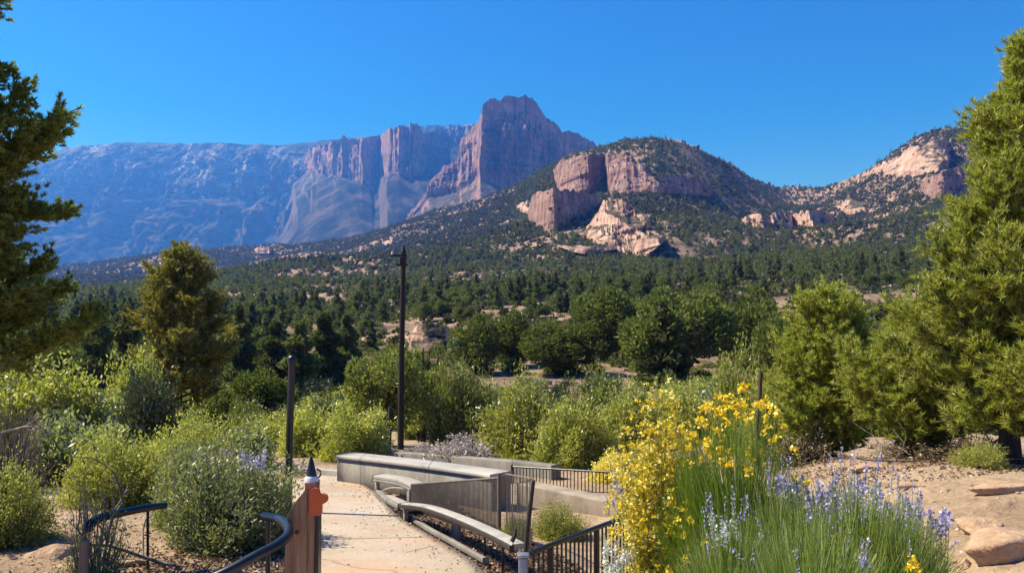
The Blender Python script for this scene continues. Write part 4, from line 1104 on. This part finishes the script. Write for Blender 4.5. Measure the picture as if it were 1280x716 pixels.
def picket_panel(a, b, zb_a, zb_b, n, r, top_r, mat_p, mat_r, name, label, posts=(), kinds='fence', jit=0.0, bottom=True):
    """fence between top points a and b with vertical bars down to the given bottoms"""
    a, b = np.array(a), np.array(b); o3 = np.array([a[0], a[1], min(zb_a, zb_b)])
    t = thing(name, label, kinds, tuple(o3))
    u = (np.arange(n)+.5)/n
    T = a[None]*(1-u[:, None]) + b[None]*u[:, None]; Bm = T.copy(); Bm[:, 2] = zb_a*(1-u)+zb_b*u
    if jit: T[:, :2] += rng.normal(0, jit, (n, 2)); Bm[:, :2] += rng.normal(0, jit, (n, 2))
    ms = {}
    for k in range(n):
        V, f = tubes([Bm[k]-o3], [T[k]-o3], r, r, 6)
        link('picket', npmesh('picket', [(V, f, 0)], [mat_p]), t)
    link('top_rail', npmesh('top_rail', sweep([a-o3, (a+b)/2-o3, b-o3], top_r, 8), [mat_r], True), t)
    if bottom:
        a2, b2 = a.copy(), b.copy(); a2[2], b2[2] = zb_a+.03, zb_b+.03
        link('bottom_rail', npmesh('bottom_rail', sweep([a2-o3, (a2+b2)/2-o3, b2-o3], top_r*.7, 8), [mat_r], True), t)
    for (u_, rr, zt_, dzb) in posts:
        p = a*(1-u_)+b*u_; zb = zb_a*(1-u_)+zb_b*u_ - dzb
        link('post', npmesh('post', sweep([[p[0]-o3[0], p[1]-o3[1], zb-o3[2]], [p[0]-o3[0], p[1]-o3[1], (zb+p[2])/2-o3[2]], [p[0]-o3[0], p[1]-o3[1], p[2]+zt_-o3[2]]], rr, 10), [mat_r], True), t)
    return t
# slatted panel between wall and bench
a, b = WW(514, 605, 10.0), WW(624, 597, 8.0)
picket_panel(a, b, float(WW(514, 636, 10.0)[2])-.05, float(WW(624, 668, 8.0)[2])-.1, 78, .0065, .012, M['picket'], M['picket'], 'picket_panel', 'brown grey panel of close upright bars between the long wall and the bench', [(1.0, .022, .05, .1)])
# wire screen
a, b = WW(632, 592, 8.0), WW(664, 598, 7.2)
picket_panel(a, b, -.72, -.66, 22, .004, .008, M['wire'], M['wire'], 'wire_screen', 'open wire screen right of the brown grey panel', [], jit=.006)
# leaning iron post
t = tag(link('iron_post', npmesh('iron_post', sweep([WW(655, 712, 6.2), WW(660, 655, 6.2), WW(667, 600, 6.2)], [.020, .019, .016], 10), [M['iron']], True)), 'thin dark leaning iron post right of the wire screen', 'post')
# rear railing above the ramp
a, b = WW(640, 583, 12.6), WW(800, 592, 11.3)
picket_panel(a, b, -1.02, -.95, 36, .009, .016, M['black'], M['black'], 'railing', 'dark railing with upright bars above the tan ramp wall', [(0, .02, .03, .1), (1, .02, .03, .1)])
# near railing
a, b = WW(664, 690, 5.0), WW(786, 644, 6.1)
picket_panel(a, b, -.45, -.55, 24, .0085, .019, M['black'], M['black'], 'railing', 'near black railing with upright bars rising towards the yellow bush', [(.17, .016, 0, .05), (.62, .016, 0, .05)])
# pale square post at its corner
o3 = WW(654, 700, 5.0); t = thing('rail_post', 'pale grey square metal post where the railings meet', 'post', (float(o3[0]), 5.0, -.5))
bevel(link('post_body', npmesh('post_body', [box((0, 0, .30), (.062, .062, .72))], [M['rail_metal']]), t), .006)
bevel(link('post_cap', npmesh('post_cap', [box((0, 0, .672), (.075, .075, .02))], [M['rail_metal']]), t), .004)

# ---- curved bench
def plank(name, pts, width, th, mat, parent, o3, n=40, dirn=(1, .55)):
    p = smooth_path(np.array(pts), n); tg = unit(np.gradient(p[:, :2], axis=0)); nr = np.stack([tg[:, 1], -tg[:, 0]], 1)
    nr = np.where((nr @ np.array(dirn))[:, None] < 0, -nr, nr)
    L = np.column_stack([p[:, :2], p[:, 2]]); Q = np.column_stack([p[:, :2]+nr*width, p[:, 2]])
    ring = np.stack([L, Q, Q-[0, 0, th], L-[0, 0, th]], 1) - o3
    i = np.arange(n*4).reshape(n, 4); i2 = np.roll(i, -1, 1)
    f = np.stack([i[:-1], i2[:-1], i2[1:], i[1:]], -1).reshape(-1, 4)
    f = np.concatenate([f, [[0, 1, 2, 3]], [[4*n-1, 4*n-2, 4*n-3, 4*n-4]]])
    return bevel(link(name, npmesh(name, [(ring.reshape(-1, 3), f, 0)], [mat]), parent), .008)
def slab_leg(name, p, ztop, zbot, w, th, mat, parent, o3, rz):
    return bevel(link(name, npmesh(name, [box((p[0]-o3[0], p[1]-o3[1], (ztop+zbot)/2-o3[2]), (w, th, ztop-zbot), rz)], [mat]), parent), .008)
def gpath(y): return -.08*y + .07
o3 = np.array([-1.3, 9.2, gpath(9.2)])
t = thing('bench', 'long curved bench sweeping forward with a pale metal edge', 'bench', tuple(o3))
seat = [WW(500, 629, 9.2), WW(530, 633, 8.6), WW(570, 647, 7.8), WW(610, 665, 7.0), WW(641, 681, 6.4)]
plank('seat', seat, .13, .03, M['concrete_top'], t, o3)
s2 = [p + np.array([-.02, -.02, -.004]) for p in seat]
plank('front_edge', s2, .025, .045, M['iron'], t, o3)
lg = [seat[0]+[.02, .05, 0], seat[1]+[.08, .0, 0]]
slab_leg('leg', seat[0]+[.06, .03, 0], seat[0][2]-.036, gpath(9.2)-.15, .05, .24, M['concrete'], t, o3, .25)
slab_leg('leg', (seat[1]*.4+seat[2]*.6)+[.14, .08, 0], seat[2][2]-.07, -.75, .05, .16, M['concrete'], t, o3, .5)
for p in (WW(598, 660, 7.25), WW(620, 671, 6.8)):
    V = sweep([[p[0]-o3[0]+.06, p[1]-o3[1]+.02, -.75-o3[2]], [p[0]-o3[0]+.06, p[1]-o3[1]+.02, -.5-o3[2]], [p[0]-o3[0]+.06, p[1]-o3[1]+.02, p[2]-.04-o3[2]]], .012, 8)
    link('leg', npmesh('leg', V, [M['black']], True), t)
base = [WW(506, 652, 9.3), WW(530, 668, 8.5), WW(560, 688, 7.8), WW(600, 716, 7.0)]
base = [np.array([b[0]+.03, b[1], gpath(b[1])+.02]) for b in base]
plank('foot_rail', base, .05, .05, M['concrete'], t, o3)
V = sweep([WW(640, 676, 6.42)-o3, WW(644, 668, 6.42)-o3, WW(645, 660, 6.42)-o3], [.02, .017, .008], 8)
link('end_stub', npmesh('end_stub', V, [M['iron']], True), t)
# looped bench behind
o3 = np.array([-1.9, 11.0, gpath(11.0)])
t = thing('bench', 'smaller looped bench with an open frame beside the path, nearer the long wall', 'bench', tuple(o3))
topp = [WW(466, 594, 11.4), WW(480, 596, 11.2), WW(500, 600, 10.9), WW(514, 606, 10.6)]
plank('seat', topp, .22, .05, M['concrete_top'], t, o3, 24)
plank('front_edge', [p+np.array([-.01, -.03, -.052]) for p in topp], .04, .03, M['concrete'], t, o3, 24)
mid = [WW(474, 617, 11.2), WW(480, 611, 11.2), WW(492, 608, 11.0), WW(514, 610, 10.6)]
plank('arm_shelf', mid, .16, .028, M['concrete_top'], t, o3, 24)
low = [WW(472, 618, 11.2), WW(482, 624, 10.7), WW(496, 630, 10.0), WW(506, 634, 9.6)]
plank('lower_seat', low, .20, .045, M['concrete_top'], t, o3, 24)
slab_leg('leg', topp[0]+[.05, .08, 0], topp[0][2]-.05, gpath(11.4)-.1, .05, .22, M['concrete'], t, o3, .3)
slab_leg('leg', topp[-1]+[-.03, .06, 0], topp[-1][2]-.05, gpath(10.6)-.1, .05, .2, M['concrete'], t, o3, .3)
plank('foot_rail', [np.array([p[0], p[1], gpath(p[1])+.03]) + [.02, 0, 0] for p in (WW(468, 620, 11.4), WW(478, 632, 10.6), WW(496, 646, 9.9))], .07, .06, M['concrete'], t, o3, 20)

# ---- tall pole with cross arms, short post
o3 = WW(502, 560, 20); zb = float(gz(o3[0], 20)); t = thing('utility_pole', 'tall thin dark wooden pole with short cross arms at its top', 'pole', (float(o3[0]), 20, zb))
tz = CZ + (HY-316)/F*20 - zb
link('pole_shaft', npmesh('pole_shaft', sweep([[-.03, 0, -.3], [0, 0, tz*.5], [.05, 0, tz]], [.085, .075, .062], 12), [M['pole']], True), t)
link('pole_tip', npmesh('pole_tip', sweep([[.05, 0, tz], [.05, 0, tz+.06], [.05, 0, tz+.17], [.05, 0, tz+.24]], [.075, .06, .03, .008], 10), [M['pole']], True), t)
bevel(link('cross_arm', npmesh('cross_arm', [box((-.06, -.085, tz-.08), (.42, .06, .06))], [M['pole']]), t), .006)
bevel(link('cross_arm', npmesh('cross_arm', [box((.03, -.085, tz-.32), (.30, .06, .05))], [M['pole']]), t), .006)
link('insulator', npmesh('insulator', sweep([[-.23, -.085, tz-.055], [-.23, -.085, tz-.02], [-.23, -.085, tz+.02]], [.03, .035, .02], 8), [M['white']], True), t)
bevel(link('junction_box', npmesh('junction_box', [box((.05, -.10, tz-.22), (.15, .12, .22))], [M['pole']]), t), .01)
o3 = WW(487, 560, 19); zb = float(gz(o3[0], 19)); tz = CZ + (HY-508)/F*19 - zb
tag(link('thin_post', npmesh('thin_post', sweep([[0, 0, -.1], [.01, 0, tz*.5], [0, 0, tz-.02], [0, 0, tz]], [.042, .04, .038, .01], 10), [M['pole']], True), loc=(float(o3[0]), 19, zb)), 'thin short dark post just left of the tall pole', 'post')
o3 = WW(362, 590, 9.6); zb = float(gz(o3[0], 9.6)); t = thing('bollard_post', 'short black round post with a rounded cap beside the grey bush', 'post', (float(o3[0]), 9.6, zb))
tz = CZ + (HY-446)/F*9.6 - zb
link('post_body', npmesh('post_body', sweep([[-.02, 0, -.1], [0, 0, tz*.5], [.03, 0, tz-.07]], [.046, .044, .042], 14), [M['black']], True), t)
link('post_cap', npmesh('post_cap', sweep([[.03, 0, tz-.07], [.03, 0, tz-.03], [.03, 0, tz+.0], [.03, 0, tz+.02]], [.056, .058, .05, .02], 14), [M['black']], True), t)

# ---- wooden gate post with cap and orange reflector
D_ = 5.0; o3 = np.array([(372-CX)/F*D_, D_, -.45]); t = thing('timber_post', 'brown timber post with a slanted shoulder and black pointed cap beside the path', 'post', tuple(o3))
def P2(px, py, dy=0): w = WW(px, py, D_)-o3; return [w[0], w[1]+dy, w[2]]
def extrude_poly(pl, y0, y1):
    n = len(pl); A = np.array([[p[0], y0, p[2]] for p in pl]); Bq = np.array([[p[0], y1, p[2]] for p in pl])
    V = np.concatenate([A, Bq]); j = np.arange(n); f = np.stack([j, (j+1) % n, (j+1) % n+n, j+n], -1)
    ch = [(V, f, 0)]
    ch.append((V, np.array([list(range(n))]), 0)); ch.append((V, np.array([list(range(2*n-1, n-1, -1))]), 0))
    return ch
bt = .02
bevel(link('post_body', npmesh('post_body', extrude_poly([P2(356, 800), P2(386, 800), P2(387, 606), P2(371, 628), P2(365, 640), P2(361, 665)], -.07, .07), [M['timber']]), t), .006)
bevel(link('back_board', npmesh('back_board', extrude_poly([P2(383.5, 800), P2(392.5, 800), P2(397, 601), P2(384, 601)], -.055, .06), [M['timber']]), t), .005)
bevel(link('metal_strap', npmesh('metal_strap', extrude_poly([P2(393.5, 800), P2(399.5, 800), P2(400, 644), P2(394, 642)], -.04, .04), [M['black']]), t), .004)
c0 = P2(389.5, 600)
link('collar', npmesh('collar', sweep([[c0[0], 0, c0[2]-.005], [c0[0], 0, c0[2]+.02], [c0[0], 0, c0[2]+.03]], [.046, .044, .036], 14), [M['white']], True), t)
link('pointed_cap', npmesh('pointed_cap', sweep([[c0[0], 0, c0[2]+.028], [c0[0]-.002, 0, c0[2]+.07], [c0[0]-.002, 0, c0[2]+.13], [c0[0]-.003, 0, c0[2]+.155]], [.034, .028, .014, .006], 12), [M['black']], True), t)
V = sweep([[c0[0]+.03, .03, c0[2]+.0], [c0[0]+.052, .03, c0[2]+.03], [c0[0]+.05, .03, c0[2]+.055], [c0[0]+.025, .03, c0[2]+.07]], .006, 6)
link('hook', npmesh('hook', V, [M['black']], True), t)
ol = [(391, 640), (391, 612), (393, 608), (397, 606), (401, 607), (403, 610), (404, 614), (408, 613), (412, 615), (413.5, 619), (412.5, 623), (409, 625), (406, 627), (406, 637), (403, 640)]
bevel(link('reflector', npmesh('reflector', extrude_poly([P2(*q) for q in ol], -.085, -.058), [M['orange']]), t), .006, 3)
link('bolt', npmesh('bolt', sweep([P2(375, 661, -.085), P2(375, 661, -.075), P2(375, 661, -.065)], .012, 8), [M['iron']], True), t)
# ---- black handrails on the left
P_ = [WW(205, 742, 4.3), WW(250, 728, 4.35), WW(285, 713, 4.4), WW(320, 694, 4.5), WW(345, 681, 4.6), WW(358, 671, 4.7), WW(361, 662, 4.8), WW(356, 654, 4.95), WW(347, 648, 5.1), WW(330, 645, 5.3)]
Pp = smooth_path(np.array(P_), 50); o3 = Pp[0].copy(); o3[2] = -.35
t = thing('handrail', 'thick black handrail bent back on itself beside the timber post', 'handrail', tuple(o3))
link('rail_tube', npmesh('rail_tube', sweep(Pp-o3, .030, 14), [M['black']], True), t)
for k in (14, 46):
    p = Pp[k]-o3; g = float(gz(Pp[k][0], Pp[k][1]))-.1-o3[2]
    link('rail_leg', npmesh('rail_leg', sweep([[p[0], p[1], g], [p[0], p[1], (g+p[2])/2], [p[0], p[1], p[2]-.02]], .016, 10), [M['black']], True), t)
P_ = [WW(111, 664, 6.3), WW(110, 658, 6.3), WW(116, 652, 6.35), WW(128, 646, 6.45), WW(150, 641, 6.6), WW(180, 635, 6.8), WW(207, 631, 7.0)]
Pp = smooth_path(np.array(P_), 40); o3 = Pp[0].copy(); o3[2] = -.5
t = thing('handrail', 'nearly straight black handrail poking out of the left bushes', 'handrail', tuple(o3))
link('rail_tube', npmesh('rail_tube', sweep(Pp-o3, np.linspace(.040, .030, 40), 14), [M['black']], True), t)
for k in (30,):
    p = Pp[k]-o3; g = float(gz(Pp[k][0], Pp[k][1]))-.1-o3[2]
    link('rail_leg', npmesh('rail_leg', sweep([[p[0], p[1], g], [p[0], p[1], (g+p[2])/2], [p[0], p[1], p[2]-.02]], .012, 10), [M['black']], True), t)
D_ = 5.9; w = WW(105, 683, D_); z0 = float(gz(w[0], D_))
tag(bevel(link('stake', npmesh('stake', [box((0, 0, (w[2]-z0)/2), (.055, .055, w[2]-z0+.1))], [M['timber']]), loc=(float(w[0]), D_, z0)), .005), 'short brown wooden stake at the lower left under the sparse bush', 'stake')
D_ = 12.5; w = WW(948, 464, D_); z0 = float(gz(w[0], D_))
tag(link('stake', npmesh('stake', sweep([[-.03, 0, -.1], [0, 0, (w[2]-z0)*.5], [.04, 0, w[2]-z0]], [.045, .04, .032], 9), [M['bark']], True), loc=(float(w[0]), D_, z0)), 'dark reddish brown stake standing up out of the green bushes', 'stake')
# fallen log on the hillside
D_ = 50; p0, p1 = WW(644, 461, D_), WW(690, 463, D_)
p0[2] = float(gz(p0[0], D_))+.45; p1[2] = float(gz(p1[0], D_))+.35
o3 = (p0+p1)/2
tag(link('fallen_log', npmesh('fallen_log', sweep([p0-o3, (p0*.6+p1*.4)-o3+[0, 0, .08], p1-o3], [.22, .26, .18], 10), [M['bark_grey']], True), loc=tuple(o3)), 'pale fallen log lying below the junipers on the hillside', 'log')

# ---- boulders
def boulder(seed, s, sx=(1.3, 1, .7)):
    r = np.random.default_rng(seed)
    nu, nv = 44, 26
    th = np.linspace(0, 2*np.pi, nu, endpoint=False); ph = np.linspace(.02, np.pi-.02, nv)
    T, Pq = np.meshgrid(th, ph)
    d = np.stack([np.cos(T)*np.sin(Pq), np.sin(T)*np.sin(Pq), np.cos(Pq)], -1)
    k = 1 + .30*fbm(d[..., 0]*1.3+seed, d[..., 1]*1.3, d[..., 2]*1.3, 4)
    # planar chips
    for _ in range(26):
        nrm = unit(r.normal(size=3)); off = r.uniform(.5, .85); dp = (d*nrm).sum(-1)
        k = np.where(dp*k > off, off/np.maximum(dp, 1e-3), k)
    k = k + .05*ridged(d[..., 0]*4, d[..., 1]*4, d[..., 2]*5+seed, 4)
    V = (d*k[..., None]*np.array(sx)*s).reshape(-1, 3)
    i = np.arange(nu*nv).reshape(nv, nu); i2 = np.roll(i, -1, 1)
    f = np.stack([i[:-1], i[1:], i2[1:], i2[:-1]], -1).reshape(-1, 4)
    caps = [(V, i[:1][:, ::-1], 0)] ; 
    return npmesh('boulder', [(V, f, 0), (V, i[:1], 0)], [M['boulder']], False)
for (px_, py_, D_, s, sx, lb, rz) in [
    (1262, 668, 5.3, .27, (1.4, 1, .75), 'largest tan boulder at the lower right edge', .3),
    (1228, 655, 5.9, .20, (1.5, 1, .6), 'flat tan boulder behind the largest boulder', 1.0),
    (1206, 664, 5.3, .065, (1.1, 1, .9), 'small reddish stone left of the tan boulders', .5),
    (1193, 660, 5.4, .045, (1.2, 1, .8), 'smallest pinkish stone beside the reddish stone', 2.2),
    (1150, 610, 7.6, .12, (2.2, 1, .4), 'low sandstone ledge in front of the dead branches', .1),
    (1090, 598, 9.2, .22, (1.8, 1, .4), 'low ledge of pale stone by the forking pine shadow', .2),
    (1262, 632, 6.8, .22, (1.8, 1, .45), 'low wide slab of stone above the largest boulder', .1),
    (866, 514, 13.0, .24, (1.3, 1, .8), 'rounded grey boulder behind the yellow flowers', .4),
    (70, 690, 7.2, .20, (1.6, 1, .5), 'pale boulder in the sand at the lower left', .9),
    (150, 700, 7.0, .14, (1.6, 1, .5), 'pale flat stone by the brown stake', .2)]:
    X_ = (px_-CX)/F*D_; o = link('boulder', boulder(int(px_), s, sx), loc=(X_, D_, float(gz(X_, D_))+s*sx[2]*.05), rz=rz)
    tag(o, lb, 'boulder')
# ---- dead branches on the ground
def dead_branch(seed, L):
    r = np.random.default_rng(seed); P0, P1, A0, A1 = [], [], [], []
    def g(p, d, l, rad, lev):
        n = 5
        for s in range(n):
            d2 = unit(d + r.normal(0, .28, 3)*[1, 1, .5]); q = p + d2*l/n; q[2] = max(q[2], .0)
            P0.append(p.copy()); P1.append(q.copy()); A0.append(rad*(1-s/n*.5)); A1.append(rad*(1-(s+1)/n*.5)); p, d = q, d2
            if lev < 2 and r.random() < .75: g(p.copy(), unit(d + r.normal(0, .7, 3)), l*.5, rad*.5, lev+1)
    g(np.zeros(3), unit(np.array([1, r.normal(0, .4), .2])), L, L*.022, 0)
    tb = tubes(P0, P1, np.array(A0), np.array(A1), 5); return npmesh('dead_branch', [(tb[0], tb[1], 0)], [M['bark_grey']])
for i, (px_, D_, L, rz, lb) in enumerate([(1190, 8.8, 1.3, 0, 'dead branch sprawling on the sand under the middle right hand pine'), (1225, 8.0, 1.2, .2, 'grey dead branch on the sand before the thick right hand trunk'),
     (1140, 9.3, .9, 3.0, 'dead branch reaching left from the middle right hand pine'), (2, 10.5, .9, .1, 'bleached dead branch at the left edge among bushes'),
     (100, 6.9, .8, .5, 'thin dead twigs on the sand beside the brown stake'), (230, 6.9, .9, 2.8, 'thin dead twigs under the big grey green bush')]):
    X_ = (px_-CX)/F*D_; z = float(gz(X_, D_)) + (.9 if px_ < 30 else .02)
    tag(link('dead_branch', dead_branch(700+i, L), loc=(X_, D_, z), rz=rz), lb, 'branch')
# ---- fallen leaves bed behind the bench and litter under the bushes
def litter(name, lb, pts_fn, n, size, seed):
    r = np.random.default_rng(seed); X, Y = pts_fn(r, n); Zg = gz(X, Y) + r.uniform(.004, .035, n)
    P = np.stack([X, Y, Zg], 1); A = unit(rnd_dir(n, r)*[1, 1, .45])*size*r.uniform(.5, 1.4, (n, 1)); lv = leaf_quads(P, A, cross_any(A, r)*size*.45)
    stuff(link(name, npmesh(name, [(lv[0], lv[1], 0)], [M['litter']])), lb, 'leaves')
def f1(r, n):
    D = r.uniform(6.4, 11, n); xr = np.interp(D, Rt[:, 1][np.argsort(Rt[:, 1])], Rt[:, 0][np.argsort(Rt[:, 1])]); return xr + r.uniform(.06, 1.0, n), D
litter('leaf_litter', 'dark red brown fallen leaves behind the curved bench', f1, 9000, .028, 1)
def f2(r, n): return -2.5 + r.normal(0, .62, n), 6.9 + r.normal(0, .45, n)
litter('leaf_litter', 'dry brown leaves under the big grey green bush', f2, 5000, .02, 2)
def f3(r, n): return r.uniform(3.6, 8, n), r.uniform(7.6, 12, n)
litter('needle_litter', 'brown fallen needles under the bright green pines', f3, 7000, .022, 3)
def f5(r, n):
    D = r.uniform(4.5, 13, n); o_ = np.argsort(Rt[:, 1]); xr = np.interp(D, Rt[o_, 1], Rt[o_, 0]); u = np.where(r.random(n) < .7, r.random(n)**3*.5, r.random(n)*1.5); return xr - .04 - u, D
r5 = np.random.default_rng(55); X5, Y5 = f5(r5, 700); P5 = np.stack([X5, Y5, -.08*Y5 + .075 + r5.uniform(.004, .012, 700)], 1)
A5 = unit(rnd_dir(700, r5)*[1, 1, .25])*.014*r5.uniform(.4, 1.5, (700, 1)); l5 = leaf_quads(P5, A5, cross_any(A5, r5)*.006)
stuff(link('grit', npmesh('grit', [(l5[0], l5[1], 0)], [M['litter']])), 'blown leaf scraps along the edge of the concrete path', 'leaves')
def f4(r, n): return r.uniform(-7, -1.9, n), r.uniform(5, 13, n)
litter('twig_litter', 'scattered twigs and leaves on the left sand', f4, 3500, .022, 4)
# pebbles
def peb(r_, n):
    X = np.concatenate([r_.uniform(2, 6.5, n//2), r_.uniform(-6, -2, n//2)]); Y = r_.uniform(4, 12, n//2*2); return X, Y
X, Y = peb(rng, 1600); S = rng.uniform(.006, .03, len(X))
o = merged('gravel', [c[0] for c in rp], [c[1] for c in rp], X, Y, gz(X, Y), S, 'rubble'); stuff(o, 'small stones strewn over the sandy slopes', 'gravel')

# ------------------------------------------------------------------ haze, sky, sun, camera
k = NT('haze_air'); vp = k.n('ShaderNodeVolumePrincipled')
vp.inputs['Color'].default_value = (.05, .21, .76, 1); vp.inputs['Density'].default_value = 1.9e-4
vp.inputs['Absorption Color'].default_value = (1, 1, 1, 1); vp.inputs['Anisotropy'].default_value = .3
k.l(vp.outputs[0], k.out.inputs['Volume'])
V, f, _ = box((0, 5450, 1000-16), (18600, 11400, 2000)); o = link('haze', npmesh('haze', [(V, f, 0)], [k.m])); stuff(o, 'blue air fading the far mountains', 'haze')

EL, AZ = 50, -78                                    # sun height; azimuth from the view direction, negative = left
w = bpy.data.worlds.new('World'); sc.world = w; w.use_nodes = True
nt = w.node_tree; nt.nodes.clear()
sky = nt.nodes.new('ShaderNodeTexSky'); sky.sky_type = 'NISHITA'; sky.sun_disc = False
sky.sun_elevation = R(EL); sky.sun_rotation = R(AZ); sky.altitude = 1800; sky.air_density = 1.0; sky.dust_density = .1; sky.ozone_density = 4.0
hs = nt.nodes.new('ShaderNodeHueSaturation'); hs.inputs['Saturation'].default_value = 1.45; hs.inputs['Value'].default_value = 1.0
bg = nt.nodes.new('ShaderNodeBackground'); bg.inputs['Strength'].default_value = .15
ow = nt.nodes.new('ShaderNodeOutputWorld')
nt.links.new(sky.outputs[0], hs.inputs['Color']); tint = nt.nodes.new('ShaderNodeMix'); tint.data_type = 'RGBA'; tint.blend_type = 'MULTIPLY'; tint.inputs[0].default_value = 1; tint.inputs[7].default_value = (.56, .40, .57, 1)
nt.links.new(hs.outputs[0], tint.inputs[6]); nt.links.new(tint.outputs[2], bg.inputs[0]); nt.links.new(bg.outputs[0], ow.inputs[0])
sd = bpy.data.lights.new('sun', 'SUN'); sd.energy = 4.5; sd.angle = R(.5); sd.color = (1, .95, .87)
so = bpy.data.objects.new('sun', sd); col.objects.link(so)
from mathutils import Vector
v = Vector((math.sin(R(AZ))*math.cos(R(EL)), math.cos(R(AZ))*math.cos(R(EL)), math.sin(R(EL))))
so.rotation_euler = v.to_track_quat('Z', 'Y').to_euler(); so.location = (-5, 0, 12)

cd_ = bpy.data.cameras.new('camera'); cam = bpy.data.objects.new('camera', cd_); col.objects.link(cam)
cam.location = (0, 0, CZ); cam.rotation_euler = (R(90), 0, 0)
cd_.sensor_width = 36; cd_.lens = 36*F/1280; cd_.shift_y = (HY-358)/1280; cd_.clip_start = .1; cd_.clip_end = 30000
sc.camera = cam
sc.render.engine = 'CYCLES'
c = sc.cycles
c.max_bounces = 6; c.diffuse_bounces = 3; c.glossy_bounces = 2; c.transmission_bounces = 3; c.volume_bounces = 1; c.transparent_max_bounces = 4
c.use_denoising = True
try: c.denoiser = 'OPENIMAGEDENOISE'; c.denoising_input_passes = 'RGB_ALBEDO_NORMAL'; c.denoising_prefilter = 'ACCURATE'
except Exception: pass
c.caustics_reflective = False; c.caustics_refractive = False
sc.view_settings.view_transform = 'Standard'; sc.view_settings.look = 'None'; sc.view_settings.exposure = .9; sc.view_settings.gamma = 1
